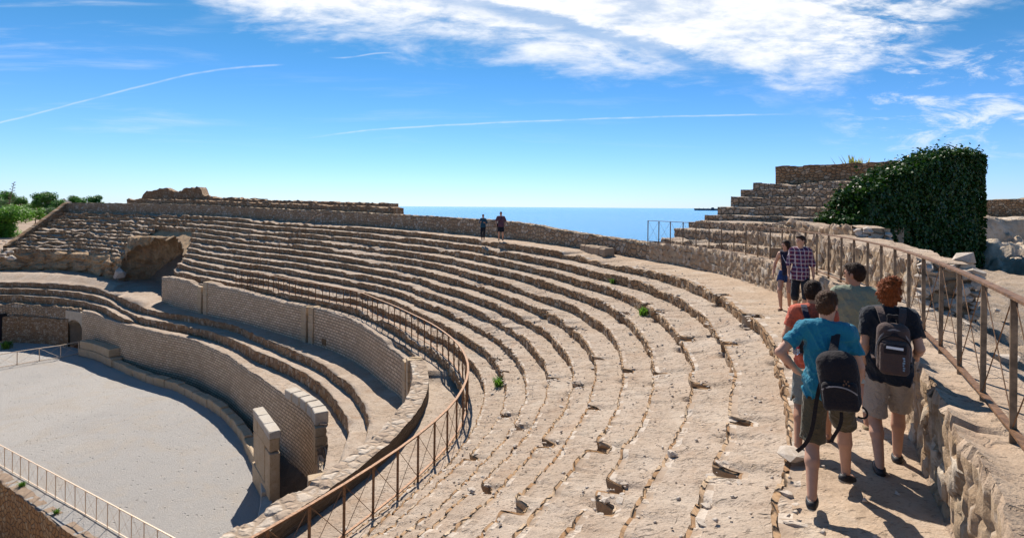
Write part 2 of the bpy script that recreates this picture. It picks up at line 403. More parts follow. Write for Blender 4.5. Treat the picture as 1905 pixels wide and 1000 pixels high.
def mat_brick(name, c1, c2, mortar, bw=0.40, bh=0.19, mort=0.024):
    m, N, b = new_mat(name); co = uvco(N); oc = objco(N)
    wob = N.node('ShaderNodeTexNoise'); N.l.new(co, wob.inputs['Vector']); wob.inputs['Scale'].default_value = 2.2; wob.inputs['Detail'].default_value = 3
    ad = N.node('ShaderNodeVectorMath', operation='MULTIPLY_ADD'); N.l.new(wob.outputs['Color'], ad.inputs[0]); ad.inputs[1].default_value = (.03, .035, 0); N.l.new(co, ad.inputs[2])
    br = N.node('ShaderNodeTexBrick'); N.l.new(ad.outputs[0], br.inputs['Vector'])
    br.inputs['Scale'].default_value = 1.0; br.inputs['Brick Width'].default_value = bw; br.inputs['Row Height'].default_value = bh
    br.inputs['Mortar Size'].default_value = mort; br.inputs['Mortar Smooth'].default_value = 0.35; br.inputs['Bias'].default_value = -0.1
    br.inputs['Color1'].default_value = C4(c1); br.inputs['Color2'].default_value = C4(c2); br.inputs['Mortar'].default_value = C4(mortar)
    st = N.noise(oc, 0.5, 5, 0.6); fi = N.noise(oc, 14, 5, 0.7)
    col = N.mix(N.ramp(st, 0.42, 0.7, 0.0, 0.5), br.outputs['Color'], C4(c2, 0.72))
    col = N.mix(N.ramp(fi, 0.45, 0.75, 0.0, 0.35), col, C4(c1, 1.25))
    N.l.new(col, b.inputs['Base Color']); b.inputs['Roughness'].default_value = 0.9
    pt = N.noise(oc, .9, 5, .7, .5); col = N.mix(N.ramp(pt, .52, .72, 0, .6), col, (0.40, .25, .13, 1)); col = N.mix(N.ramp(pt, .46, .28, 0, .5), col, (0.66, .58, .48, 1))
    vm = N.node('ShaderNodeTexVoronoi'); vm.voronoi_dimensions = '2D'; N.l.new(ad.outputs[0], vm.inputs['Vector']); vm.inputs['Scale'].default_value = 2.4; vs = N.node('ShaderNodeSeparateColor'); N.l.new(vm.outputs['Color'], vs.inputs[0])
    miss = N.math('MULTIPLY', N.ramp(vs.outputs[0], .93, .95), N.ramp(vm.outputs['Distance'], .22, .15)); col = N.mix(miss, col, (.06, .04, .03, 1))
    h = N.math('ADD', N.math('MULTIPLY', br.outputs['Fac'], -1.0), N.math('MULTIPLY', fi, 0.5))
    bump(N, b, h, 0.03, 0.9)
    return m
def mat_rock(name, c1, c2, c3, sc=1.0, dist=0.04):
    m, N, b = new_mat(name); oc = objco(N)
    a = N.noise(oc, 1.3 * sc, 6, 0.62, 0.3); f = N.noise(oc, 9 * sc, 6, 0.7); g = N.noise(oc, 40 * sc, 4, 0.7)
    col = N.mix(N.ramp(a, 0.38, 0.62), C4(c1), C4(c2)); col = N.mix(N.ramp(f, 0.45, 0.72, 0, .8), col, C4(c3))
    col = N.mix(N.ramp(g, .3, .8, 0, .4), col, C4(c1, .6))
    N.l.new(col, b.inputs['Base Color']); b.inputs['Roughness'].default_value = 0.93
    bump(N, b, N.math('ADD', f, N.math('MULTIPLY', g, 0.5)), dist, 1.0)
    return m
def mat_plain(name, c, rough=0.7, metal=0.0, var=0.25, sc=12.0, spec=0.3, bmp=0.0, sheen=0.0):
    m, N, b = new_mat(name); oc = objco(N)
    n = N.noise(oc, sc, 5, 0.65)
    N.l.new(N.mix(N.ramp(n, 0.3, 0.7), C4(c, 1 - var), C4(c, 1 + var)), b.inputs['Base Color'])
    b.inputs['Roughness'].default_value = rough; b.inputs['Metallic'].default_value = metal; b.inputs['Specular IOR Level'].default_value = spec
    if sheen: b.inputs['Sheen Weight'].default_value = sheen
    if bmp: bump(N, b, n, bmp, 1.0)
    return m
def mat_leaf(name, c1, c2, trans=0.25, rough=0.5):
    m, N, b = new_mat(name)
    oi = N.node('ShaderNodeNewGeometry').outputs['Random Per Island']
    N.l.new(N.mix(oi, C4(c1), C4(c2)), b.inputs['Base Color'])
    b.inputs['Roughness'].default_value = rough
    tr = N.node('ShaderNodeBsdfTranslucent'); tr.inputs[0].default_value = C4((c2[0] * 1.4, c2[1] * 1.6, c2[2]))
    mx = N.node('ShaderNodeMixShader'); mx.inputs[0].default_value = trans
    out = [n for n in N.n if n.type == 'OUTPUT_MATERIAL'][0]
    N.l.new(b.outputs[0], mx.inputs[1]); N.l.new(tr.outputs[0], mx.inputs[2]); N.l.new(mx.outputs[0], out.inputs[0])
    return m

PAL = [(0.44, 0.30, 0.18), (0.27, 0.16, 0.085), (0.57, 0.45, 0.32), (0.33, 0.17, 0.07)]
PAL2 = [(0.44, 0.335, 0.225), (0.31, 0.21, 0.13), (0.56, 0.48, 0.38), (0.38, 0.25, 0.15)]
M = {}
M['tread'] = mat_tread('worn seat mortar', (0.395, 0.305, 0.228), (0.46, 0.37, 0.29), (0.40, 0.305, 0.225), 0.019)
M['walk'] = mat_tread('walkway sand', (0.41, 0.305, 0.215), (0.47, 0.36, 0.265), (0.40, 0.295, 0.205), 0.012)
M['earth'] = mat_sand('dry earth', (0.33, 0.24, 0.17), (0.40, 0.30, 0.22), (0.28, 0.20, 0.14), 0.03)
M['arena'] = mat_sand('arena grit', (0.43, 0.40, 0.36), (0.47, 0.435, 0.39), (0.40, 0.375, 0.35), 0.03)
M['riser'] = mat_rubble('seat riser rubble', PAL, 4.6, 3.4, joint=.08)
M['rubble'] = mat_rubble('rubble masonry', PAL2, 3.4, 4.2)
M['rubble_small'] = mat_rubble('small rubble masonry', PAL, 4.2, 6.5)
M['stone_near'] = mat_stoneattr('modelled stones', PAL2)
M['brick'] = mat_brick('small ashlar', (0.68, 0.52, 0.36), (0.50, 0.36, 0.235), (0.11, 0.075, 0.05))
M['quoin'] = mat_rock('dressed block', (0.48, 0.36, 0.23), (0.54, 0.42, 0.29), (0.38, 0.26, 0.15), 1.2, 0.02)
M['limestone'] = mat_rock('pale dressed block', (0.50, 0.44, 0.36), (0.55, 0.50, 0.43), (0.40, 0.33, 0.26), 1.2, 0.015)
M['pale'] = mat_rock('pale loose stone', (0.50, 0.42, 0.34), (0.58, 0.51, 0.44), (0.40, 0.32, 0.24), 2.0, 0.006)
M['rock'] = mat_rock('bedrock', (0.56, 0.44, 0.32), (0.64, 0.55, 0.44), (0.46, 0.30, 0.17), 0.5, 0.06)
M['rubble_pit'] = mat_rubble('ochre rubble', [(0.46,.30,.15),(0.36,.21,.10),(0.52,.40,.25),(0.34,.2,.1)], 3.0, 3.6)
M['vault'] = mat_rock('vault concrete', (0.50, 0.33, 0.18), (0.40, 0.25, 0.14), (0.54, 0.41, 0.27), 0.5, 0.08)
M['rust'] = mat_plain('rusty steel', (0.19, 0.10, 0.05), 0.6, 0.35, 0.45, 18, 0.4, 0.002)
M['rail_bright'] = mat_plain('weathered flat steel', (0.19, 0.13, 0.08), 0.5, 0.2, 0.55, 7, 0.5, 0.001)
M['rail_pale'] = mat_plain('pale steel rail', (0.70, 0.55, 0.41), 0.5, 0.2, 0.15, 14, 0.4)
M['cement'] = mat_plain('smooth cement', (0.50, 0.42, 0.32), 0.9, 0, 0.12, 3, 0.2, 0.004)
M['dark'] = mat_plain('painted opening shade', (0.01, 0.01, 0.012), 0.9)  # near-black colour stands in for the shade inside openings
# ------------------------------------------------------------------ plan of the amphitheatre (polar about the arena)
OX, OY = -32.0, 30.0
def pch(tab):
    xs = np.array([t[0] for t in tab], float); ys = np.array([t[1] for t in tab], float)
    h = np.diff(xs); dl = np.diff(ys) / h; n = len(xs); m = np.zeros(n); m[0] = dl[0]; m[-1] = dl[-1]
    for i in range(1, n - 1):
        m[i] = (dl[i - 1] * h[i] + dl[i] * h[i - 1]) / (h[i] + h[i - 1])
        if dl[i - 1] * dl[i] <= 0: m[i] = 0
        lim = 3 * min(abs(dl[i - 1]), abs(dl[i])); m[i] = max(-lim, min(lim, m[i]))
    def f(x):
        x = np.asarray(x, float); i = np.clip(np.searchsorted(xs, x) - 1, 0, n - 2); t = (x - xs[i]) / h[i]
        t = np.clip(t, -2, 3); t2 = t * t; t3 = t2 * t
        return (2 * t3 - 3 * t2 + 1) * ys[i] + (t3 - 2 * t2 + t) * h[i] * m[i] + (-2 * t3 + 3 * t2) * ys[i + 1] + (t3 - t2) * h[i] * m[i + 1]
    return f
R_LIP = pch([(-56, 43.6), (-45, 43.4), (-37.6, 42.8), (-32.5, 42.35), (-28.7, 41.9), (-24.7, 41.2), (-18.9, 39.95), (-13.4, 38.3), (-10.5, 37.1), (-4.5, 34.9), (.8, 32.7), (10, 30.4), (20, 28.3), (30, 26.7), (45, 25.4), (60, 25.2), (75, 26.3), (94, 30.7), (110, 38.0), (123, 47.5), (131, 51)])
R_RAIL = pch([(-56, 35.3), (-45, 35.2), (-33.4, 34.6), (-29.7, 34.3), (-26.4, 33.9), (-20.9, 32.7), (-17.4, 31.6), (-11, 29.2), (-5, 26.9), (-.6, 25.5), (4.4, 24.1), (10.4, 22.8), (19.6, 20.6), (31.9, 18.5), (42.5, 17.8), (58, 17.6), (73, 18.4), (85, 20.2), (94, 22.6), (110, 29.8), (123, 39.2), (131, 42.6)])
Z_LIP = pch([(-56, -2.4), (-10, -2.37), (-5, -2.3), (0, -2.2), (20, -2.1), (45, -1.9), (75, -1.65), (94, -1.35), (131, -1.3)])
Z_RAIL = pch([(-56, -6.6), (45, -6.6), (85, -6.4), (100, -5.9), (115, -5.4), (131, -5.3)])
W_WALK = pch([(-56, 1.1), (-36, 1.15), (-29, 1.35), (-20, 1.8), (-14, 1.95), (-5, 2.0), (5, 1.8), (20, 1.6), (131, 1.4)])
Z_WTOP = pch([(-56, -1.55), (-9, -1.55), (-2, -1.40), (3, -1.15), (27, -.82), (60, -.5), (85, -.25), (100, 0.0), (131, .12)])
R_W2 = pch([(-56, 32.6), (-45, 32.4), (-35, 31.9), (-31.6, 31.6), (-22, 30.4), (-14, 28.6), (-7.4, 26.7), (-4.7, 25.7), (7, 22.5), (18, 19.9), (30, 17.9), (42.5, 16.9), (58, 16.6), (73.5, 17.3), (85, 19.0), (94, 21.4)])
R_L0 = pch([(-50, 31), (-30, 29.6), (-14, 26.6), (-6.3, 24.2), (2.8, 21.5), (17, 18.1), (29, 16.6), (45, 15.8), (60, 15.7), (75, 16.3), (89, 17.6), (100, 20.3), (113, 26.6), (124, 32.0), (131, 35.2)])
R_POD = pch([(-50, 28.5), (-30, 27.2), (-20, 25.6), (-8.6, 22.5), (1.2, 19.0), (12.8, 16.4), (33.8, 14.3), (50, 13.8), (70, 14.0), (85, 15.1), (100, 18.0), (112.6, 23.2), (124, 28.8), (131, 31.7)])
R_KERB = pch([(-30, 25.6), (-25, 24.6), (-17.5, 22.2), (-7, 19.2), (-.5, 17.5), (6.8, 16.1), (23.7, 13.9), (48.5, 12.4), (64, 12.35), (78.5, 13.0), (96.4, 16.0), (111, 20.9)])
ZA = -14.0
def P2(th, r):
    t = np.radians(th); return OX + r * np.cos(t), OY + r * np.sin(t)
def thetas(t0, t1, rf, k=0.0030, lo=0.045, hi=0.25):
    """angles whose spacing along the arc grows with the distance from the viewer's side"""
    out = [t0]; t = t0
    while t < t1:
        r = float(rf(t)); x, y = P2(t, r); d = math.hypot(x, y)
        t += math.degrees(min(hi, max(lo, k * d)) / r); out.append(min(t, t1))
    return np.array(out)
def arclen(th, r):
    x, y = P2(th, r); return np.concatenate([[0], np.cumsum(np.hypot(np.diff(x), np.diff(y)))])
NROW = 12
def rk(th, k):
    """radius of the lip of seat row k (k=0 is the walkway's lip, 11 the row under the railing)"""
    return R_LIP(th) + (R_RAIL(th) - 0.12 - R_LIP(th)) * k / 11.0
def zk(th, k): return Z_LIP(th) + (Z_RAIL(th) - Z_LIP(th)) * k / 11.0
AL0, AL1 = 91.5, 108.5       # the fallen vault
RUB = lambda th: sstep(th, 82, 104)      # how ruined the rows are

def tan_angle(rf, t):
    a = P2(t - .3, float(rf(t - .3))); b = P2(t + .3, float(rf(t + .3))); return math.atan2(b[1] - a[1], b[0] - a[0])

def seat_row(k, parent):
    th1 = 123.3 + 6.5 * k / 11.0
    th = thetas(-50, th1, R_LIP)
    n = len(th); arc = arclen(th, R_LIP(th))
    x0, y0 = P2(th, R_LIP(th)); dist = np.hypot(x0, y0)
    if k == 0: r_out = R_LIP(th) + W_WALK(th) + 0.12; z_out = zk(th, 0)
    else: r_out = rk(th, k - 1) + 0.30; z_out = zk(th, k)
    r_lip = rk(th, k); z = zk(th, k)
    z2 = zk(th, k + 1) if k < 11 else zk(th, 11) - 0.40
    # irregular lip, stone by stone
    rub = RUB(th)
    cell = arc / 0.42 + 3.1 * k
    ci = np.floor(cell); hh = _h(ci, ci * 0 + k, ci * 0, 5); hh2 = _h(ci, ci * 0 + k, ci * 0, 6)
    fr = cell - ci; jn = 1 - sstep(np.minimum(fr, 1 - fr), 0.0, 0.16)      # joints between lip stones
    near = sstep(dist, 60, 15)
    c4 = np.floor(arc / 3.3 + k * .37 + fbm(arc * .1, k, 0, 2)); wob = (_h(c4, c4 * 0 + k, c4 * 0, 44) - .5) * .20 * sstep(dist, 18, 26) + fbm(arc * 0.2, k * 7.3, 0, 3) * 0.14 + fbm(arc * 1.4, k * 3.3, 0, 4) * 0.05
    r_lip = r_lip + wob + ((hh - .5) * 0.05 + jn * 0.03) * (1 - .5 * sstep(th, -12, -20)) + rub * (fbm(arc * 0.5, k * 2.2, 1.5, 8) * 0.6 + fbm(arc * 1.7, k * 2.2, 1.5, 81) * .2)
    dz_l = (hh2 - .5) * 0.06 - jn * 0.03 + fbm(arc * 0.6, k * 5.1, 0, 9) * 0.05 + rub * (fbm(arc * 0.5, k * 4.4, 2.5, 12) * 0.30 + fbm(arc * 2.1, k * 4.4, 2.5, 13) * .14)
    wear = sstep(th, -26, -31) * 0.0 + sstep(fbm(arc * 0.22, k * 9.7, 0, 31), 0.14, 0.34)      # stretches with broken edges
    dz_l = dz_l - wear * (1 - .75 * sstep(th, -12, -20)) * (0.13 + 0.12 * fbm(arc * 2.2, k, 0, 33))
    # notches (former stair lines) cut in the lip
    def notch_at(kk):
        v = np.zeros(n); rg = random.Random(40 + kk)
        for t0 in NOTCH.get(kk, []):
            hw = math.degrees(rg.uniform(.10, .21) / 40.0)
            v = np.maximum(v, sstep(np.abs(th - t0 + fbm(arc * 6, kk, 0, 61) * hw * .3), hw * 1.45, hw * .8))
        return v
    notch = notch_at(k); notch_up = notch_at(k - 1)
    r_cut = r_lip + notch * (0.30 + .10 * fbm(arc * 5, k, 0, 62)); r_cut = np.minimum(r_cut, r_out - 0.1)
    nxt = notch
    # profile: tread (outer -> lip), lip edge, riser down
    cols = []; uv = []
    tr = [0, .14, .3, .46, .62, .76, .88, .96] if k else [0, .08, .2, .34, .48, .62, .76, .88, .96]
    worn = sstep(th, -17, -27)      # near the viewer the rows have weathered into slopes
    for q in tr:
        r = r_out + (0.28 if (q == 0 and k) else 0.0) + (r_cut - r_out) * q
        w = q ** 3
        zz = z + dz_l * np.where(dz_l < -.1, q ** 1.6, w) + fbm(arc * 0.7, r * 1.3, 0, 20 + k) * 0.035 + fbm(arc * 3.1, r * 3.1, 0, 21 + k) * (0.018 + .03 * rub)
        zz = zz + (1 - q) * 0.03 * np.ones(n) + worn * ((z_out - z) + (1 - q) ** 2 * (0.16 if k else 0.0) - q ** 3 * 0.05)
        zz = zz - notch_up * (1 - sstep(q, .0, .42)) * .48
        zz = zz + rub * (fbm(arc * 1.3, r * 1.3, 0, 50 + k) * 0.16)
        cols.append((r, zz)); uv.append((arc, q * 0.9 + k * 5))
    h = (z + dz_l) - z2
    cols.append((r_cut - 0.0, z + dz_l - 0.025)); uv.append((arc, k * 5 + 1.0))
    nr = 5
    for j in range(1, nr + 1):
        q = j / nr
        e, cid = worley(arc / 0.26, np.full(n, q * 1.7 + k * 9.0), 60)
        d = (sstep(e, 0.02, 0.2) * 0.035 + (cid - .5) * 0.05) * near - q * 0.03 + fbm(arc * 3, q * 1.5, k, 66) * .03
        r = r_cut + 0.03 - d
        zz = (z + dz_l) - h * q - (0.10 + .4 * notch if j == nr else 0)
        cols.append((r, zz)); uv.append((arc, k * 5 + 1.0 + q * 0.5))
    P = np.zeros((n, len(cols), 3)); U = np.zeros((n, len(cols), 2))
    for j, (r, zz) in enumerate(cols):
        x, y = P2(th, r); P[:, j, 0] = x; P[:, j, 1] = y; P[:, j, 2] = zz
        U[:, j, 0] = uv[j][0]; U[:, j, 1] = uv[j][1]
    col = np.array([0] * (len(tr) - 1) + [1] * nr + [1])[:len(cols) - 1]
    col[len(tr) - 2] = 2
    mask = np.ones((n - 1, len(cols) - 1), bool)
    if k >= 4:
        c = (AL0 + AL1) / 2; hw = (AL1 - AL0) / 2 * math.sqrt(max(0.0, 1 - ((11 - k) / 8.2) ** 2 * 0.9))
        edge = fbm(th[:-1] * 2.1, k * 3.1, 0, 91) * 0.7
        mask &= (np.abs(th[:-1] - c) > hw + edge)[:, None]
    if k == 0: m0 = 'walk'
    else: m0 = 'tread'
    return grid('seat_row' if k else 'walkway_paving', P, [M[m0], M['riser'], M['lip']], parent, U, col, mask, True)

# where the stair-line holes are (row -> angles), read off the photograph
NOTCH = {}
def note(u, v):
    best = None
    for k in range(0, 12):
        for t in np.arange(-40, 30, 0.25):
            r = float(rk(t, k)); x, y = P2(t, r); z = float(zk(t, k))
            if y < 1: continue
            pu = PCX + x / y * FPX; pv = PCY - z / y * FPX + ROLL * (pu - PCX)
            d = math.hypot(pu - u, pv - v)
            if best is None or d < best[0]: best = (d, k, t)
    if best[0] < 40: NOTCH.setdefault(best[1], []).append(best[2])
for q in ((1340, 541), (1398, 573), (1448, 640), (1356, 630), (1282, 619), (1300, 716), (1225, 689), (1155, 687), (1100, 668), (1150, 590), (1190, 578), (1225, 570), (1020, 565),
          (1043, 708), (1000, 700), (1087, 752), (1002, 810), (1105, 830), (963, 793), (932, 770), (1360, 780), (935, 690), (880, 895), (945, 925), (880, 850), (1075, 600), (920, 665), (1128, 905), (1117, 940), (1320, 862)): note(*q)

def mat_lip():
    """edge course of a seat row: pale stones set in the worn mortar"""
    m, N, b = new_mat('seat edge stones'); co = uvco(N); oc = objco(N)
    v = N.node('ShaderNodeTexVoronoi'); N.l.new(oc, v.inputs['Vector']); v.inputs['Scale'].default_value = 5.5
    sc = N.node('ShaderNodeSeparateColor'); N.l.new(v.outputs['Color'], sc.inputs[0])
    base = N.mix(N.noise(oc, 5, 5, .65), (0.32, 0.235, 0.17, 1), (0.43, 0.335, 0.25, 1))
    mask = N.math('MULTIPLY', N.ramp(sc.outputs[0], 0.45, 0.6), N.ramp(N.noise(oc, 3.0, 4, 0.6), 0.40, 0.56))
    col = N.mix(mask, base, (0.52, 0.44, 0.36, 1))
    N.l.new(col, b.inputs['Base Color']); b.inputs['Roughness'].default_value = 0.92
    bump(N, b, N.math('ADD', N.noise(oc, 12, 6, .7), mask), 0.02, 1.0); return m
M['lip'] = mat_lip(); M['lip2'] = mat_rubble('bedded top stones', [(0.42, .33, .25), (0.36, .27, .2), (0.54, .47, .39), (0.38, .29, .21)], 3.0, 3.0, mortar=(.33, .25, .18), use_uv=False, joint=.12)

seating = thing('seating_bank', 'long curving bank of worn stone seat rows above the brown railing', 'seating', (OX, OY, -6.6))
for k in range(NROW): seat_row(k, seating)
for o in list(seating.children):
    o.data.transform(Matrix.Translation((-OX, -OY, 6.6)))

def ring_wall(name, t0, t1, r_in, thick, ztop, zbot, mats, label, cat, group=None, ncol=6, kstep=0.003, top_jit=0.06, face_jit=0.03, col_h=None, top_mat=0, ends=True, lo=.045, stones=None, outer=True, parent=None, kind=None, nm_part=False):
    """a wall that follows the plan; faces: inner, top, outer, ends. stones=(w,h): stones modelled in relief"""
    rf = r_in if callable(r_in) else (lambda t: np.full(np.shape(t), float(r_in)))
    zt = ztop if callable(ztop) else (lambda t: np.full(np.shape(t), float(ztop)))
    zb = zbot if callable(zbot) else (lambda t: np.full(np.shape(t), float(zbot)))
    tk = thick if callable(thick) else (lambda t: np.full(np.shape(t), float(thick)))
    th = thetas(t0, t1, rf, kstep, lo); n = len(th); arc = arclen(th, rf(th)) + t0 * 0.7
    r = rf(th); top = zt(th); bot = zb(th); t = tk(th)
    ci = np.floor(arc / 0.35); hj = (_h(ci, ci * 0, ci * 0, int(abs(t0) * 10) + 3) - .5) * 2
    topj = hj * top_jit * 0.6 + fbm(arc * .8, 1.7, 0, 77) * top_jit
    P = []; U = []; T = []; E = []; mi = []
    def add(rr, zz, u, v, tint=None, edge=None):
        x, y = P2(th, rr); P.append(np.stack([x, y, zz], -1)); U.append(np.stack([u, v * np.ones(n)], -1))
        T.append(np.full(n, .5) if tint is None else tint); E.append(np.ones(n) if edge is None else edge)
    def sto(u, v):
        if stones is None: return fbm(u * 2, v * 2, 0, 88) * face_jit, np.full(n, .5), np.ones(n)
        e, c = worley(u / stones[0], v / stones[1] + 0 * u, 60)
        return sstep(e, 0.0, 0.22) * face_jit + (c - .5) * face_jit * .9 + fbm(u * 5, v * 5, 0, 88) * face_jit * .5, c, e
    for j in range(ncol + 1):
        q = j / ncol; zz = bot + (top + topj - 0.03 - bot) * q; hgt = zz - ZA
        d, c, e = sto(arc, hgt)
        add(r - d, zz, arc, hgt, c, e)
    ntop = 9 if stones is not None else 5
    for j in range(ntop + 1):
        q = j / ntop
        d, c, e = sto(arc, -3.0 - q * t)
        add(r + (0.03 - (d if (j == 0 and stones is not None) else 0)) + (t - .06) * q, top + topj * (1 - .6 * q) + ((d if j == 0 else 0) if stones is not None else 0) + fbm(arc * 2.1, q * 2.5, 0, 71) * top_jit * .6, arc, -3.0 - q * t, c, e)
    if outer:
        for j in range(1, 4):
            q = j / 3; zz = top + topj - .03 + (bot - top) * q; d, c, e = sto(arc + 50, zz - ZA)
            add(r + t + d * .6, zz, arc + 50, zz - ZA, c, e)
    P = np.stack(P, 1); U = np.stack(U, 1); T = np.stack(T, 1); E = np.stack(E, 1)
    ncols = P.shape[1]; col = np.zeros(ncols - 1, int); col[ncol:ncol + ntop + 1] = top_mat
    Fc = grid_faces(n, ncols); midx = np.broadcast_to(col, (n - 1, ncols - 1)).ravel().copy()
    V = P.reshape(-1, 3); faces = [tuple(f) for f in Fc.tolist()]
    # end caps as strips joining inner and outer sides
    Ufl = U.reshape(-1, 2)
    if ends:
        extraV = []; extraU = []; base = len(V); nr = len(V)
        for i, sgn in ((0, 1), (n - 1, -1)):
            inner = [P[i, j] for j in range(ncol + 1)]
            rr = r[i] + t[i]; xo, yo = P2(th[i], rr)
            a = len(V) + len(extraV)
            for p in inner:
                p = p + np.array([0, 0, .07 if p is inner[-1] else 0]); extraV.append(p); extraU.append((0 + i, p[2] - ZA)); extraV.append((xo, yo, p[2])); extraU.append((t[i] + i, p[2] - ZA))
            for j in range(ncol):
                f = (a + 2 * j, a + 2 * j + 1, a + 2 * j + 3, a + 2 * j + 2)
                faces.append(f if sgn < 0 else f[::-1]); midx = np.append(midx, len(mats) if stones is not None else 0)
        V = np.concatenate([V, np.array(extraV)]); Ufl = np.concatenate([Ufl, np.array(extraU)])
        T = np.concatenate([T.ravel(), np.full(len(extraV), .5)]); E = np.concatenate([E.ravel(), np.ones(len(extraV))])
    if stones is not None: mats = list(mats) + [M['rubble']]
    o = mk(name, V, np.array(faces), mats, parent, True, Ufl, midx, {'tint': T.ravel(), 'edge': E.ravel()})
    try: o.data.set_sharp_from_angle(angle=rad(50))
    except Exception: pass
    if parent is None or not nm_part: tag(o, label, cat, group, kind)
    return o

R_WALL = lambda t: R_LIP(t) + W_WALK(t)
# parapet behind the walkway: near stretch with modelled stones, far stretch lower in detail
ring_wall('parapet_wall', -50, -9.3, R_WALL, 0.75, Z_WTOP, lambda t: Z_LIP(t) - .12, [M['stone_near'], M['walk']], 'thick rubble wall with a sandy top that carries the rusty railing beside the walking group', 'wall', ncol=22, kstep=.0026, lo=.03, stones=(.17, .24), face_jit=.05, top_jit=.05, top_mat=1)
ring_wall('parapet_wall', -9.25, 123.2, R_WALL, 0.55, Z_WTOP, lambda t: Z_LIP(t) - .12, [M['rubble']], 'long low rubble parapet on the seaward rim behind the two distant visitors', 'wall', ncol=8, top_jit=.07, face_jit=.05)
def th_of_u(u, rf, t0=10, t1=128):
    best = None
    for t in np.arange(t0, t1, .1):
        x, y = P2(t, float(rf(t))); d = abs(PCX + x / y * FPX - u)
        if best is None or d < best[0]: best = (d, t)
    return best[1]
# two set-back courses on the far rim
ring_wall('upper_ledge_wall', th_of_u(735, lambda t: R_WALL(t) + .9), 112, lambda t: R_WALL(t) + .75, 1.0, lambda t: Z_WTOP(t) + .42 + sstep(t, 28, 32) * .12, lambda t: Z_WTOP(t) - .6, [M['rubble_small']], 'low rubble course set back on top of the far rim, ending square above the sea', 'wall', ncol=3, top_jit=.12, face_jit=.06)
ring_wall('upper_ledge_wall', th_of_u(728, lambda t: R_WALL(t) + 2.3), 93, lambda t: R_WALL(t) + 2.1, 1.0, lambda t: Z_WTOP(t) + .85, lambda t: Z_WTOP(t) + .1, [M['rubble_small']], 'uppermost thin rubble course on the far rim against the sky', 'wall', ncol=3, top_jit=.16, face_jit=.06)

# end wall of the seating on the far left, stepping down with the rows
def end_wall():
    n = 70; m = 9
    q = np.linspace(0, 1, n); a = np.array(P2(123.1, float(R_WALL(123)) + .5)); b = np.array(P2(129.6, 42.5))
    dirv = (b - a) / np.linalg.norm(b - a); nv = np.array([-dirv[1], dirv[0]])
    L = np.linalg.norm(b - a)
    top = np.interp(q, [0, .06, .15, 1], [.12, .05, -.5, -5.0]) + fbm(q * 22, 0, 0, 5) * .06; bot = top - 2.6
    P = []; U = []
    for off, zs in ((-.28, np.linspace(0, 1, m)), (.28, np.linspace(1, 0, m))):
        for s in zs:
            zz = bot + (top - bot) * s; j = fbm(q * L * 2, zz * 2, off, 6) * .05
            P.append(np.stack([a[0] + dirv[0] * q * L + nv[0] * (off + j), a[1] + dirv[1] * q * L + nv[1] * (off + j), zz], -1)); U.append(np.stack([q * L, zz + 20], -1))
    P = np.stack(P, 1); U = np.stack(U, 1)
    o = grid('end_wall', P, [M['rubble_small']], None, U)
    # close the lower end
    tag(o, 'sloping rubble wall closing the far left end of the seat rows', 'wall')
    return o
end_wall()

# backfill behind the brick walls: ledge inside the railing
def ledge():
    th = thetas(-50, 94, R_W2); n = len(th); arc = arclen(th, R_W2(th))
    P = []; U = []; drop = np.where(th < -14, .35, 0.0) * sstep(th, -13, -15)
    for q in np.linspace(0, 1, 7):
        r = R_RAIL(th) + .25 + (R_W2(th) + .45 - R_RAIL(th) - .25) * q
        x, y = P2(th, r); P.append(np.stack([x, y, -7.02 - drop + fbm(arc * .9, r * 1.5, 0, 41) * .06], -1)); U.append(np.stack([arc, q * np.ones(n)], -1))
    for q in (0.02, .5, 1.0):
        x, y = P2(th, R_W2(th) + .44 - q * .05); P.append(np.stack([x, y, -7.05 - drop - q * 2.6], -1)); U.append(np.stack([arc, 5 + q * 2.6 + 0 * arc], -1))
    return grid('ledge_fill', np.stack(P, 1), [M['tread'], M['rubble']], None, np.stack(U, 1), [0] * 6 + [1] * 3)
tag(ledge(), kind='structure').name = 'ledge_ground'

# praecinctio walls of small ashlar, four stretches with openings between them
W2S = [(-50, -11.2, lambda t: -6.95 + 0.0 * t, 'C'), (-9.4, 20.0, lambda t: -7.05 + .12 * sstep(t, -3, 8) - .25 * sstep(t, -3.0, -5.5), 'A'), (22.4, 69.5, lambda t: -6.82 + .2 * sstep(t, 62, 66) - .18 * sstep(t, 60, 40), 'B'), (72.5, 93.6, lambda t: -6.75 - .35 * sstep(t, 80, 74) - .2 * sstep(t, 90, 93), 'D')]
LAB2 = {'C': 'sunlit thick rubble-topped wall running along the foot of the near railing', 'A': 'curved small-block wall between the square corner pillar and the block-edged doorway gap', 'B': 'longest curved small-block wall, between the two doorway gaps behind the shaded landing', 'D': 'short curved small-block wall with broken top beside the fallen vault'}
brickmats = [M['brick'], M['tread']]
for (a, b_, zt, key) in W2S:
    base = th_ = None
    w = ring_wall('inner_wall', a, b_, R_W2, .62 if key != 'C' else .75, zt, -9.6, brickmats if key != 'C' else [M['rubble'], M['lip2']], LAB2[key], 'wall', ncol=7, top_jit=.05 if key != 'C' else .09, face_jit=.012, top_mat=1, outer=True)
    ends_ = [b_] if key in 'DC' else [a, b_]
    if key == 'D': ends_ = [a]
    for e in ends_:
        hh = 2.5; nb = 5; z0 = -9.5
        for i in range(nb):
            bh = (float(zt(e)) - z0 + .02) / nb; mb = MB(); r0 = float(R_W2(e)) + .28
            x, y = P2(e, r0); rg = random.Random(int(e * 10) + i)
            mb.box((x, y, z0 + bh * (i + .5)), (.62 + rg.uniform(-.06, .06), .70, bh - .012), tan_angle(R_W2, e), bev=.015)
            mb.build('quoin_block', M['quoin'], w)

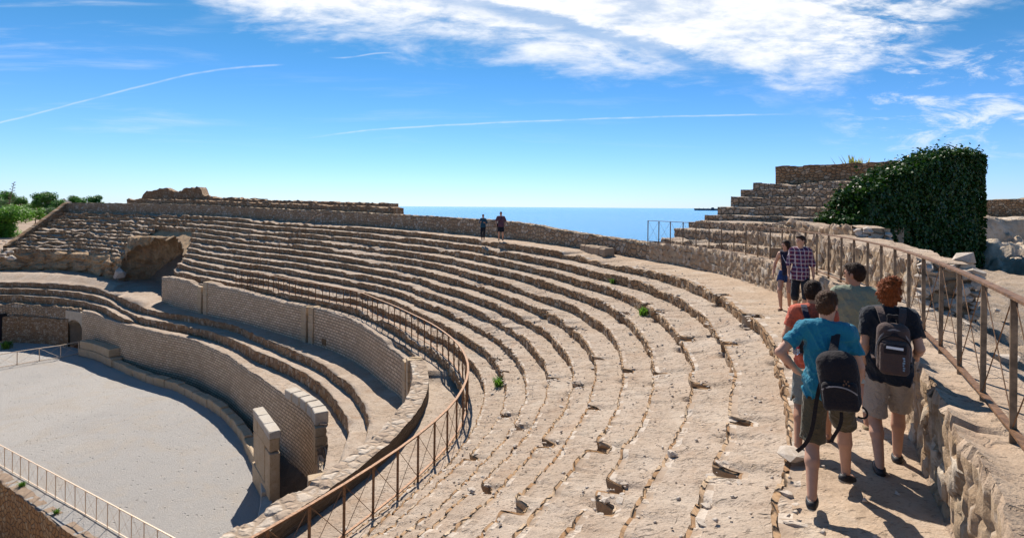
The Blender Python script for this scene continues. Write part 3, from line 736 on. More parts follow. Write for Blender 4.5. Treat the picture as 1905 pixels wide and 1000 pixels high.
def painted_niche():  # flush block; the shade of the recess is painted as dark brown
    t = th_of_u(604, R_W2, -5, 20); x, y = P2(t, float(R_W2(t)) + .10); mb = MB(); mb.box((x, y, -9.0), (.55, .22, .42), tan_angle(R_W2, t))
    w_ = [o for o in C.objects if o.get('label') == LAB2['A']][0]; mb.build('painted_niche', M['painted_niche'], w_)
M['painted_niche'] = mat_plain('painted niche shade', (.20, .115, .055), .95)
painted_niche()
# lower tier: shaded landing and step rows, then the landing behind the podium wall
def lower():
    root = thing('lower_seating', 'shaded lower seating of broad stone steps below the small-block walls', 'seating', (OX, OY, -9.4))
    zF = pch([(-50, -9.4), (89, -9.4), (100, -8.9), (113, -8.0), (131, -7.7)])
    z0 = pch([(-50, -9.4), (89, -9.4), (98, -9.1), (113, -8.5), (131, -8.3)])
    zs = [pch([(-50, -9.92), (86, -9.92), (98, -9.75), (113, -9.05), (131, -8.85)]), pch([(-50, -10.6), (90, -10.6), (95, -10.2), (113, -9.65), (131, -9.4)]), pch([(-50, -10.6), (90, -10.6), (113, -10.3), (131, -10.2)])]
    rl = [R_L0, lambda t: R_L0(t) - .98, lambda t: R_L0(t) - 1.0 - .9 * sstep(t, 90, 98)]
    def part(nm, t0, t1, rout, zout, rin, zin, zlow, seed, rubf):
        th = thetas(t0, t1, R_L0); n = len(th); arc = arclen(th, R_L0(th))
        ci = np.floor(arc / .5); hh = _h(ci, ci * 0 + seed, ci * 0, 15) - .5
        lipw = fbm(arc * .3, seed * 3.1, 0, 14) * .15 + hh * .05; lz = hh * .05 + fbm(arc * .9, seed, 0, 16) * .05 * (1 + rubf)
        brk = sstep(fbm(arc * .25, seed * 5.5, 0, 18), .25, .5); lz = lz - brk * .15
        wn = sstep(th, -2, -9) * (1 if zlow is not None else 0)
        P = []; U = []; ro = rout(th); ri = rin(th) + lipw; zo = zout(th); zi = zin(th)
        qs = np.linspace(0, 1, 9)
        for q in qs:
            r = ro + (ri - ro) * q; x, y = P2(th, r)
            zz = zo + (zi - zo) * sstep(q, .55, .85) + lz * q ** 3 + fbm(arc * .7, r * .9, seed, 22) * .05 * (1 + rubf)
            P.append(np.stack([x, y, zz], -1)); U.append(np.stack([arc, q * np.ones(n) + seed * 4], -1))
        zt = zi + lz - .02
        zl = zlow(th) if zlow is not None else None
        ncc = [0] * 8
        if zl is not None:
            for j in range(5):
                q = j / 4; x, y = P2(th, ri - .01 - q * .03 - fbm(arc * 1.2, q * 2, seed, 24) * .05)
                P.append(np.stack([x, y, zt + (zl - .1 - zt) * q], -1)); U.append(np.stack([arc, 2 + q * .6 + seed * 4 + 0 * arc], -1))
            ncc += [1] * 5
        return grid(nm, np.stack(P, 1), [M['tread'], M['riser']], root, np.stack(U, 1), ncc, None, True, inv=True)
    Rout = lambda t: np.where(t < 93.5, R_W2(np.minimum(t, 94)) + .2, R_RAIL(t) - .2 + 8 * sstep(t, 93.6, 94.2) * sstep(t, 108.5, 107.5))
    part('landing', -50, 131, Rout, zF, rl[0], z0, zs[0], 1, .2)
    part('seat_row', -50, 131, lambda t: rl[0](t) + .2, zs[0], rl[1], zs[0], zs[1], 2, .2)
    part('seat_row', 90, 131, lambda t: rl[1](t) + .2, zs[1], rl[2], zs[1], zs[2], 3, .3)
    part('podium_terrace', -50, 131, lambda t: rl[1](t) + .25 - .8 * sstep(t, 90, 98), zs[2], lambda t: R_POD(t) + .5, zs[2], None, 4, 0)
lower()

# podium wall round the arena
PODZ = lambda t: -10.55 + .12 * sstep(t, 40, 80) + .2 * sstep(t, 104, 111)
pod = ring_wall('podium_wall', -10.0, 113.0, R_POD, .62, PODZ, ZA - 1.4, [M['brick'], M['tread']], 'tall curved wall of small blocks facing the arena behind the dark ditch', 'wall', ncol=9, top_jit=.05, face_jit=.012, top_mat=1)
ring_wall('podium_wall', -45, -10.05, R_POD, .62, lambda t: -11.9 - .35 * sstep(t, -14, -20) + .25 * np.sin(t * 1.7), ZA - 1.4, [M['brick'], M['rubble']], 'broken lower stretch of the arena wall near the tall block pier', 'wall', ncol=6, top_jit=.14, face_jit=.02, top_mat=1)
for i in range(5):     # raised coping blocks at its near end
    t = -9.0 + i * 2.0; r0 = float(R_POD(t)) + .30; x, y = P2(t, r0)
    dx = P2(t + .5, float(R_POD(t + .5))); dx0 = P2(t - .5, float(R_POD(t - .5)))
    an = math.atan2(dx[1] - dx0[1], dx[0] - dx0[0])
    mb = MB(); hgt = .60 - .04 * i
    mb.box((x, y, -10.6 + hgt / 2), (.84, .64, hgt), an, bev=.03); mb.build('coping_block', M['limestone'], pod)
# quoins under the coping at the end
for i in range(4):
    x, y = P2(-9.75, float(R_POD(-9.75)) + .30); mb = MB(); mb.box((x, y, -10.85 - i * .44), (.55, .66, .42), tan_angle(R_POD, -9.5), bev=.02); mb.build('quoin_block', M['quoin'], pod)
# rough stretch at the far left beyond the arched passage
ring_wall('passage_wall', 116.6, 131, R_POD, .8, lambda t: -11.35 + .15 * fbm(t * .9, 1, 0, 3), ZA - .3, [M['rubble_small']], 'lower front wall of small blocks left of the arched passage', 'wall', ncol=8, top_jit=.1, face_jit=.03)
ring_wall('upper_passage_wall', 113.6, 131, lambda t: R_POD(t) + .28, .6, lambda t: -10.2 + .12 * fbm(t * .8, 2, 0, 3), lambda t: -11.5 + 0.0 * t, [M['rubble']], 'rough upper masonry band above the arched passage', 'wall', ncol=5, top_jit=.12, face_jit=.07)
# ------------------------------------------------------------------ ground, arena, sea
def zout(th, off):
    """ground outside the rim; off = metres beyond the parapet"""
    base = np.where(th < -5, -1.65, -2.4)
    return base - np.clip(off - 1.0, 0, 400) * 0.15
def ground():
    ths = np.concatenate([np.linspace(-56, 131, 230), np.linspace(131, 304, 40)[1:]])
    offs = [0.0, 1.2, 2.5, 5, 9, 15, 25, 40, 60, 90, 130, 200, 300, 450, 700, 1200, 2500, 6000, 20000]
    P = []
    inside = ths <= 131
    tt = np.clip(ths, -56, 131)
    rp = np.where(inside, R_POD(tt), 31.7); rw = np.where(inside, R_WALL(tt) + .4, 50)
    # join the open sector smoothly
    w = sstep(ths, 131, 140) * (1 - sstep(ths, 296, 304))
    rw = np.where(inside, rw, 52.0 + (43.9 + 1.0 - 52.0) * sstep(ths, 200, 304)); rp = np.where(inside, rp, 31.0 - 2 * sstep(ths, 200, 304))
    zin = np.full(len(ths), -17.2)
    for q, zz in ((0.01, zin), (.5, zin), (1.0, zin)):
        x, y = P2(ths, rp * q); P.append(np.stack([x, y, zz], -1))
    z_w = np.where(inside, np.where(ths < -5, -1.65, -2.4 - 3.4 * sstep(ths, 119, 124)), -5.8 + 4.0 * sstep(ths, 220, 304))
    for q in (.5, 1.0):
        x, y = P2(ths, rp + (rw - rp) * q)
        zz = np.where(inside, -17.2 + (z_w + 17.0) * q - (0 if q == 1 else 1.5), np.where(q == 1, z_w, z_w - 1.5)); P.append(np.stack([x, y, zz], -1))
    for o in offs[1:]:
        x, y = P2(ths, rw + o)
        # land to the west (left) and behind the viewer, sea in front
        az = np.degrees(np.arctan2(x, y)); land = np.maximum(sstep(az, -33, -38), sstep(az, 60, 90))
        zl = np.maximum(z_w - .05 * o, -6.5 - np.clip(o - 100, 0, 1e9) * .014); zl = np.maximum(zl, -10.5 + 0 * zl)
        zs = np.maximum(z_w - 1.0 - o * .17, -40)
        zz = zs + (zl - zs) * land
        zz = np.where((ths < -5) & (ths > -56), np.minimum(zz, -2.9 - .05 * o) if o > 1 else zz, zz)
        zz = zz + fbm(x * .05, y * .05, 0, 3) * min(o * .03, 1.0) * np.where(inside, 1, .4)
        P.append(np.stack([x, y, zz], -1))
    P = np.stack(P, 1)
    tag(grid('ground', P, [M['earth']], None, flip=False), kind='structure')
ground()

def mat_sea():
    m, N, b = new_mat('sea water'); g = N.node('ShaderNodeNewGeometry').outputs['Position']
    N.put(b.inputs['Base Color'], N.mix(N.ramp(N.noise(g, 0.0012, 4, .6), .35, .65), (0.014, 0.205, 0.45, 1), (0.02, 0.24, 0.50, 1)))
    b.inputs['Roughness'].default_value = 0.14; b.inputs['IOR'].default_value = 1.33; b.inputs['Specular IOR Level'].default_value = 0.5
    mp = N.node('ShaderNodeMapping'); N.l.new(g, mp.inputs[0]); mp.inputs['Scale'].default_value = (1.0, 1.6, 1)
    h = N.math('ADD', N.math('MULTIPLY', N.noise(mp.outputs[0], 0.035, 5, .6), 3.0), N.noise(mp.outputs[0], 0.5, 4, .65))
    bump(N, b, h, 1.0, 0.55); return m
M['sea'] = mat_sea()
tag(mk('sea', [(-30000, 60, -24), (40000, 60, -24), (40000, 55000, -24), (-30000, 55000, -24)], [(0, 1, 2, 3)], M['sea']), kind='structure')

# arena floor: everything inside the podium, cut by the line of the old pit
LA = unproject(0, 893, ZA); LB = unproject(130, 990, ZA)
ldir = np.array([LB[0] - LA[0], LB[1] - LA[1]]); ldir /= np.linalg.norm(ldir); lnor = np.array([-ldir[1], ldir[0]])
if lnor[1] < 0: lnor = -lnor
def arena():
    s = np.linspace(-55, 32, 290); t = np.linspace(0, 46, 155)
    S, T = np.meshgrid(s, t, indexing='ij')
    X = LA[0] + ldir[0] * S + lnor[0] * T; Y = LA[1] + ldir[1] * S + lnor[1] * T
    Z = ZA + fbm(X * .5, Y * .5, 0, 2) * .03 + fbm(X * 2.2, Y * 2.2, 0, 4) * .012
    # footprints and rake marks: shallow dents
    e, c = worley(X * 1.3, Y * 1.3, 8)
    th = np.degrees(np.arctan2(Y - OY, X - OX)); th = np.where(th < -56, th + 360, th); r = np.hypot(X - OX, Y - OY)
    kz = (th > -24) & (th < 97)
    ok = r < np.where(kz, R_KERB(np.clip(th, -24, 97)) + .45, np.where(th < 131, R_POD(np.clip(th, -56, 131)) + .4, 40.0))
    m = ok[:-1, :-1] & ok[1:, 1:]
    return grid('arena_floor', np.stack([X, Y, Z], -1), [M['arena']], None, np.stack([X, Y], -1), None, m, True, flip=False)
def mat_arena():
    m, N, b = new_mat('arena grit trampled'); co = objco(N)
    big = N.noise(co, .12, 4, .6); mid = N.noise(co, 1.6, 5, .65); fi = N.noise(co, 16, 5, .75); sc = N.noise(co, 3.4, 6, .7)
    col = N.mix(N.ramp(big, .35, .65), (0.48, .455, .42, 1), (0.43, .41, .385, 1)); col = N.mix(N.ramp(mid, .5, .75, 0, .4), col, (0.52, .46, .39, 1))
    col = N.mix(N.ramp(N.noise(co, .35, 6, .7, 1.0), .46, .66, 0, .6), col, (0.46, .40, .33, 1)); col = N.mix(N.ramp(fi, .3, .62, .45, 0), col, (0.28, .25, .23, 1))
    wv = N.node('ShaderNodeTexWave', wave_type='RINGS', rings_direction='Z'); mpp = N.node('ShaderNodeMapping'); N.l.new(co, mpp.inputs[0]); mpp.inputs['Location'].default_value = (28, -24, 0); N.l.new(mpp.outputs[0], wv.inputs['Vector']); wv.inputs['Scale'].default_value = 1.1; wv.inputs['Distortion'].default_value = 6; wv.inputs['Detail'].default_value = 4
    rk_ = N.math('MULTIPLY', wv.outputs['Fac'], N.ramp(N.noise(co, .16, 3, .5), .5, .65)); col = N.mix(N.math('MULTIPLY', rk_, .22), col, (0.28, .26, .25, 1))
    vo = N.node('ShaderNodeTexVoronoi'); N.l.new(co, vo.inputs['Vector']); vo.inputs['Scale'].default_value = 3.4
    s = N.node('ShaderNodeSeparateColor'); N.l.new(vo.outputs['Color'], s.inputs[0])
    pr = N.math('MULTIPLY', N.ramp(vo.outputs['Distance'], .08, .24, 1, 0), N.ramp(s.outputs[0], .62, .72))
    N.l.new(col, b.inputs['Base Color']); b.inputs['Roughness'].default_value = .95
    h = N.math('ADD', N.math('MULTIPLY', fi, 1.8), N.math('ADD', N.math('MULTIPLY', sc, .9), N.math('MULTIPLY', pr, -1.6)))
    bump(N, b, h, .05, 1.0); return m
M['arena'] = mat_arena()
tag(arena(), kind='structure')

def ditch():
    th = thetas(-45, 99, R_POD); P = []
    for q in np.linspace(0, 1, 8):
        rr = (R_KERB(np.maximum(th, -24)) + .2) * (1 - q) + (R_POD(th) + .3) * q; x, y = P2(th, rr)
        P.append(np.stack([x, y, -14.05 - .75 * np.sin(math.pi * min(q * 1.3, 1)) ** .5 * (1 - .1 * q) + fbm(x * 1.2, y * 1.2, 0, 4) * .12], -1))
    tag(grid('ditch_floor', np.stack(P, 1), [M['ditch']], None), kind='structure')
M['ditch'] = mat_rock('ditch soil', (0.16, .12, .09), (0.12, .095, .07), (0.2, .16, .12), 1.0, .05)
ditch()
def frame(p, q):
    d = Vector((q[0] - p[0], q[1] - p[1])); L = d.length; return L, math.atan2(d.y, d.x)
def straight_wall(name, p, q, thick, ztop, zbot, mats, label, cat='wall', nu=60, nv=14, jit=.05, top_jit=.06, stones=None, seed=1, parent=None, topf=None, side=1, toponly=0):
    """straight wall from p to q (front face on the line, body behind on `side`)"""
    p = np.array(p, float); q = np.array(q, float); L = np.linalg.norm(q - p); d = (q - p) / L; nv_ = np.array([-d[1], d[0]]) * side
    u = np.linspace(0, L, nu); tj = fbm(u * 1.3, seed, 0, 7) * top_jit + (_h(np.floor(u / .35), u * 0, u * 0, seed) - .5) * top_jit
    top = (topf(u / L) if topf is not None else np.full(nu, float(ztop))) + tj; bot = np.full(nu, float(zbot))
    P = []; U = []; T = []; E = []
    def put(off, zz, v):
        if stones is not None:
            e, c = worley(u / stones[0], v / stones[1] + 0 * u, 30 + seed); dd = sstep(e, 0, .22) * jit + (c - .5) * jit
        else: e = np.ones(nu); c = np.full(nu, .5); dd = fbm(u * 2.2, v * 2.2, seed, 5) * jit
        o = off - dd * (1 if off < thick * .5 else -1)
        P.append(np.stack([p[0] + d[0] * u + nv_[0] * o, p[1] + d[1] * u + nv_[1] * o, zz], -1)); U.append(np.stack([u + seed * 3, v + 0 * u], -1)); T.append(c); E.append(e)
    for j in range(nv + 1): zz = bot + (top - .02 - bot) * j / nv; put(0, zz, zz + 20)
    for j in range(6): put(.02 + (thick - .04) * j / 5, top + fbm(u * 2, j * .7, 0, 19 + seed) * top_jit * .5, 10 - j * thick / 5)
    for j in range(1, nv // 2 + 1): zz = top - .02 + (bot - top) * j / (nv // 2); put(thick, zz, zz + 20)
    A = np.stack(P, 1); Uv = np.stack(U, 1); n, m = A.shape[:2]
    Fc = [tuple(f) for f in grid_faces(n, m).tolist()]
    if side < 0: Fc = [f[::-1] for f in Fc]
    V = A.reshape(-1, 3)
    for i, fl in ((0, 0), (n - 1, 1)):
        ring = [i * m + j for j in range(m)]
        # fan strips between front and back
        f_ = ring[:nv + 1]; b_ = ring[nv + 6:]; b_ = [ring[nv + 6]] + ring[nv + 7:]
        ring2 = ring if (fl ^ (side < 0)) else ring[::-1]
        Fc.append(tuple(ring2))
    T = np.stack(T, 1).ravel(); E = np.stack(E, 1).ravel()
    col = np.zeros(m - 1, int); col[nv:nv + 6] = len(mats) - 1
    mi = np.concatenate([np.broadcast_to(col, (n - 1, m - 1)).ravel(), [0, 0]])
    o = mk(name, V, Fc, mats, parent, True, Uv.reshape(-1, 2), mi, {'tint': T, 'edge': E})
    try: o.data.set_sharp_from_angle(angle=rad(50))
    except Exception: pass
    if label: tag(o, label, cat)
    return o

# pit in the arena and its fence
pA = LA + ldir * -6; pB = LA + ldir * 16
straight_wall('pit_wall', pA - lnor * 0.05, pB - lnor * .05, .5, ZA + .02, -17.4, [M['rubble_pit'] if 'rubble_pit' in M else M['rubble'], M['earth']], 'ochre stone wall of the sunken pit in the lower left corner', nu=150, nv=16, jit=.06, top_jit=.06, stones=None, seed=4)

def railing(name, label, pts, zb, H, spacing, mat, hw=.06, hh=.018, pw=.045, pd=.022, rod=.010, group=None, bottom=.07, ends=None, matr=None, sink=.12, xb=True, pm=None):
    """pts: plan polyline (dense); zb: base heights; posts, handrail, bottom rail and crossed rods"""
    pts = np.array(pts, float); zb = np.broadcast_to(np.asarray(zb, float), (len(pts),))
    seg = np.hypot(np.diff(pts[:, 0]), np.diff(pts[:, 1])); s = np.concatenate([[0], np.cumsum(seg)]); L = s[-1]
    n = max(2, int(round(L / spacing))); ss = np.linspace(0, L, n + 1)
    X = np.interp(ss, s, pts[:, 0]); Y = np.interp(ss, s, pts[:, 1]); Z = np.interp(ss, s, zb)
    root = thing(name, label, 'railing', (X[0], Y[0], Z[0]), 0, group); O = Vector((X[0], Y[0], Z[0]))
    P = [Vector((X[i], Y[i], Z[i])) - O for i in range(n + 1)]
    hm = MB(); bm_ = MB(); up = Vector((0, 0, 1)); rg = random.Random(int(L * 100))
    for i in range(n + 1):
        t = (P[min(i + 1, n)] - P[max(i - 1, 0)]).normalized()
        mb = MB(); lean = Vector((rg.uniform(-.008, .008), rg.uniform(-.008, .008), 0))
        mb.bar(P[i] - up * sink, P[i] + up * (H - hh * .6) + lean, pw, pd, up=t)
        if pd > .02: mb.bar(P[i] - up * sink + t * (pd * .9), P[i] + up * (H - hh * .6) + lean + t * (pd * .9), pd * .35, pd * 1.4, up=t)
        mb.build('post', pm or mat, root)
    hp = [p + up * H for p in P]
    for i in range(n):
        hm.bar(hp[i], hp[i + 1] + (hp[i + 1] - hp[i]).normalized() * .004, hw, hh)
        if bottom is not None: bm_.bar(P[i] + up * bottom, P[i + 1] + up * bottom, hw * .85, hh * .8)
        if xb:
            x = MB(); a, b = P[i], P[i + 1]; e = (b - a).normalized(); sd_ = e.cross(up) * (rod * .7)
            lo = up * ((bottom or .05) + .02); hi = up * (H - .03)
            x.tube([a + lo + e * .02 + sd_, b + hi - e * .02 + sd_], rod / 2, 5); x.tube([b + lo - e * .02 - sd_, a + hi + e * .02 - sd_], rod / 2, 5)
            x.build('brace', matr or mat, root)
    hm.build('handrail', mat, root)
    if bottom is not None: bm_.build('bottom_rail', mat, root)
    return root
fa = unproject(-45, 840, ZA); fb = unproject(345, 1066, ZA)
railing('railing', 'pale railing on the arena floor edge above the pit in the lower left', [fa, fb], ZA, 1.12, .98, M['rail_pale'], hw=.045, hh=.03, pw=.032, pd=.02, rod=.010)
q = [unproject(u, v, ZA) for u, v in ((-12, 686), (28, 679), (69, 672), (109, 666.5), (146, 658))]
railing('railing', 'short pale railing at the far end of the arena before the arched passage', q, ZA, 1.15, 1.35, M['rail_pale'], hw=.07, hh=.06, pw=.06, pd=.03, rod=.02)
# railing of the upper wall (right) and of the seat bank
th = np.linspace(-49.5, -8.4, 120)
railing('railing', 'rusty railing with flat posts and crossed rods on the thick wall beside the walking group', np.stack(P2(th, R_WALL(th) + .27 + .25 * sstep(th, -38, -46)), 1), -1.53, .95, .84, M['rust'], hw=.062, hh=.02, pw=.038, pd=.020, rod=.008, bottom=.05, sink=.05, pm=M['rail_bright'])
th = np.linspace(-41, 60, 220)
railing('railing', 'long curved brown railing along the lowest row of the seat bank', np.stack(P2(th, R_RAIL(th)), 1), -6.60, 1.1, .85, M['rust2'] if 'rust2' in M else M['rust'], hw=.07, hh=.03, pw=.05, pd=.024, rod=.014, bottom=.10, sink=.15, pm=M['rust'])
th = np.array([57.5] * 2); rr = np.linspace(float(rk(57.5, 11)), float(R_WALL(57.5)) - .1, 14)
kk = (np.interp(rr, [float(rk(57.5, k)) for k in range(11, -1, -1)], list(range(11, -1, -1))))
railing('railing', 'thin stair railing climbing straight up the far seat rows', np.stack(P2(np.full(14, 57.5), rr), 1), zk(57.5, kk) + 0.0, 1.0, .95, M['rust'], hw=.04, hh=.03, pw=.035, pd=.02, rod=.012, bottom=None, xb=False)

# kerb of blocks round the arena
def block_ring():
    kerb = thing('arena_kerb', 'low kerb of long worn blocks edging the arena in front of the dark ditch', 'kerb', (P2(40, 12)[0], P2(40, 12)[1], ZA))
    rg = random.Random(3); t = -6.4
    while t < 96.5:
        r = float(R_KERB(t)); L = rg.uniform(.85, 1.35); dt = math.degrees(L / r / 1.0)
        x0, y0 = P2(t, r + .3); x1, y1 = P2(t + dt, float(R_KERB(t + dt)) + .3)
        LL, an = frame((x0, y0), (x1, y1)); h = rg.uniform(.52, .66)
        mb = MB(); mb.box(((x0 + x1) / 2, (y0 + y1) / 2, ZA + h / 2 - .03), (LL - .03, rg.uniform(.5, .6), h + .06), an, bev=.04, jit=.012, rng=rg, tilt=(rg.uniform(-.03, .03), rg.uniform(-.02, .02)))
        mb.build('kerb_block', M['quoin'], kerb, inv=True); t += dt
    t = -10.5
    for i in range(6):
        r = float(R_KERB(t)); L = (1.2, .9, 1.3, .8, 1.1, 1.2)[i]; dt = -math.degrees(L / r)
        x0, y0 = P2(t, r + .25); x1, y1 = P2(t + dt, float(R_KERB(t + dt)) + .25); LL, an = frame((x0, y0), (x1, y1)); h = (.75, .6, .75, .55, .6, .5)[i]
        mb = MB(); mb.box(((x0 + x1) / 2, (y0 + y1) / 2, ZA + h / 2 - .03), (LL - .05, .5, h + .06), an, bev=.03, jit=.012, rng=rg)
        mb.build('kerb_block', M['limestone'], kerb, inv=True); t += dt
    # two-course block bench at the far end
    ben = thing('block_bench', 'two-course row of big squared blocks at the far end of the arena kerb', 'stone bench', (P2(103, 19)[0], P2(103, 19)[1], ZA))
    for c, (t0, t1, nb, off) in enumerate(((96.9, 111.0, 5, 0.0), (98.6, 110.8, 3, .06))):
        ts = np.linspace(t0, t1, nb + 1)
        for i in range(nb):
            a = P2(ts[i], float(R_KERB(ts[i])) + .35 + off); b_ = P2(ts[i + 1], float(R_KERB(ts[i + 1])) + .35 + off); LL, an = frame(a, b_)
            mb = MB(); mb.box(((a[0] + b_[0]) / 2, (a[1] + b_[1]) / 2, ZA + .36 + c * .7), (LL - .03, .85, .68), an, bev=.035, jit=.01, rng=rg); mb.build('squared_block', M['quoin'], ben, inv=True)
    # tall block pier
    a = Vector((*unproject(480, 757, -10.3), 0)); b_ = Vector((*unproject(512, 802, -10.3), 0)); L, an = frame(a, b_)
    c = (a + b_) / 2
    pier = thing('block_pier', 'tall pier of stacked blocks throwing its shadow on the arena', 'pier', (c.x, c.y, ZA), an)
    def blk(x, z, l, h, w=.44, m='quoin'):
        mb = MB(); mb.box((x, 0, z + h / 2), (l - .02, w, h - .015), 0, bev=.03, jit=.01, rng=rg); mb.build('pier_block', M[m], pier)
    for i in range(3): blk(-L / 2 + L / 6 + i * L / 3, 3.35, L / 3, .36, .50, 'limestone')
    blk(-L / 2 + .5, 2.6, 1.0, .75); blk(.45, 2.75, L - 1.1, .6)
    blk(L / 2 - .48, 0.5, .95, 2.2, .46); blk(-.35, .9, L - .95 - .75, 1.85, .42); blk(-L / 2 + .45, 1.1, .85, 1.5, .42)
    blk(-.5, 0, L - .9, 1.0, .48); blk(L / 2 - .45, 0, .9, .6, .52)
    # pair of blocks at the foot of the lower seating
    for (u, v, lbl) in ((478 + 420 - 420, 715, ''),): pass
    x, y = unproject(594, 905, -10.6)
    for i, (dx, dy, s) in enumerate(((0, 0, .8), (.80, .38, .6))):
        mb = MB(); mb.box((x + dx, y + dy, -10.42), (s, .5, .5), .45, bev=.03, jit=.01, rng=rg)
        tag(mb.build('squared_block', M['quoin'] if i == 0 else M['quoin'], None), ('left' if i == 0 else 'right') + ' of two squared blocks beside the sunlit wall at the end of the lower steps', 'stone block')
block_ring()

# arched passage at the far left of the arena
def passage():
    t0, t1 = 112.7, 117.3; a = np.array(P2(t1, float(R_POD(t1)) + .1)); b_ = np.array(P2(t0, float(R_POD(t0)) + .1)); L, an = frame(a, b_)
    root = thing('arched_passage', 'vaulted passage with cement arch and dark doorway at the arena end', 'passage', (a[0], a[1], ZA), an)
    W = L; H = 2.75; sp = 1.55; n = 18; rr = W * .46; dep = 4.0
    # local: x along the front, -y towards the arena?  front normal is -y side of the frame
    nrm = 1 if ((O_ := np.array([OX, OY]) - a) @ np.array([-math.sin(an), math.cos(an)])) < 0 else -1
    ys = nrm   # direction into the wall
    arc_ = [(W / 2 - rr * math.cos(math.pi * i / n), sp + (H - sp) * math.sin(math.pi * i / n)) for i in range(n + 1)]
    V = []; F_ = []
    for (x, z) in arc_: V += [(x, 0, z), (x, 0, 3.55), (x, .35 * ys, z)]
    for i in range(n):
        k = 3 * i; F_ += [(k, k + 3, k + 4, k + 1), (k + 2, k + 5, k + 3, k)]
    b0 = len(V); x0 = arc_[0][0]; x1 = arc_[-1][0]
    V += [(0, 0, 0), (x0, 0, 0), (x0, 0, 3.55), (0, 0, 3.55), (x0, .35 * ys, 0), (x0, .35 * ys, sp), (x1, 0, 0), (W, 0, 0), (W, 0, 3.55), (x1, 0, 3.55)]
    F_ += [(b0, b0 + 1, b0 + 2, b0 + 3), (b0 + 1, b0 + 4, b0 + 5, 0), (b0 + 6, b0 + 7, b0 + 8, b0 + 9)]
    V += [(0, 0, 3.55), (W, 0, 3.55), (W, .5 * ys, 3.55), (0, .5 * ys, 3.55)]; k = len(V); F_ += [(k - 4, k - 3, k - 2, k - 1)]
    mk('arch_facing', V, F_, M['cement'], root)
    V = []; F_ = []
    for (x, z) in [(x0, 0)] + arc_ + [(x1, 0)]: V += [(x, .3 * ys, z), (x, dep * ys, z)]
    for i in range(len(V) // 2 - 1): F_.append((2 * i, 2 * i + 1, 2 * i + 3, 2 * i + 2))
    mk('vault', V, F_, M['brick2'] if 'brick2' in M else M['cement'], root)
    mb = MB(); mb.box((W / 2, (dep + .1) * ys, 1.6), (W + .4, .2, 3.2)); rw = mb.build('rear_wall', M['cement'], root)
    mb = MB(); mb.box((W * .30, (dep - .02) * ys, 1.1), (.75, .06, 2.2)); mb.build('doorway_shade_slab', M['dark'], root)  # thin slab on the rear wall, coloured as the shade beyond the door
    for x in (W * .30 - .48, W * .30 + .48):
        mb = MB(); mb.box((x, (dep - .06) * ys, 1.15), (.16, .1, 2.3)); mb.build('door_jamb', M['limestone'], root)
passage()
# second arch at the very edge: flat sheet, the mouth's shade put into its colour
def painted_edge_arch():
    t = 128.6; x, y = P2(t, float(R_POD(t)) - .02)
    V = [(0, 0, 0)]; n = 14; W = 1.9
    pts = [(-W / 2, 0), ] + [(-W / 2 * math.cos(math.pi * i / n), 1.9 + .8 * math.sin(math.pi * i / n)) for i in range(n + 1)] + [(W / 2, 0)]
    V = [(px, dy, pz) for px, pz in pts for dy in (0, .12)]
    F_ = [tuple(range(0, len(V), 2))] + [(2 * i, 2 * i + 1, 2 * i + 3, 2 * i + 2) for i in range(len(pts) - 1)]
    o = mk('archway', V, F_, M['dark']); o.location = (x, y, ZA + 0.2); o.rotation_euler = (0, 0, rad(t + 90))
    tag(o, 'dark sheet painted as the shaded archway in the passage wall at the left edge', 'archway')
painted_edge_arch()

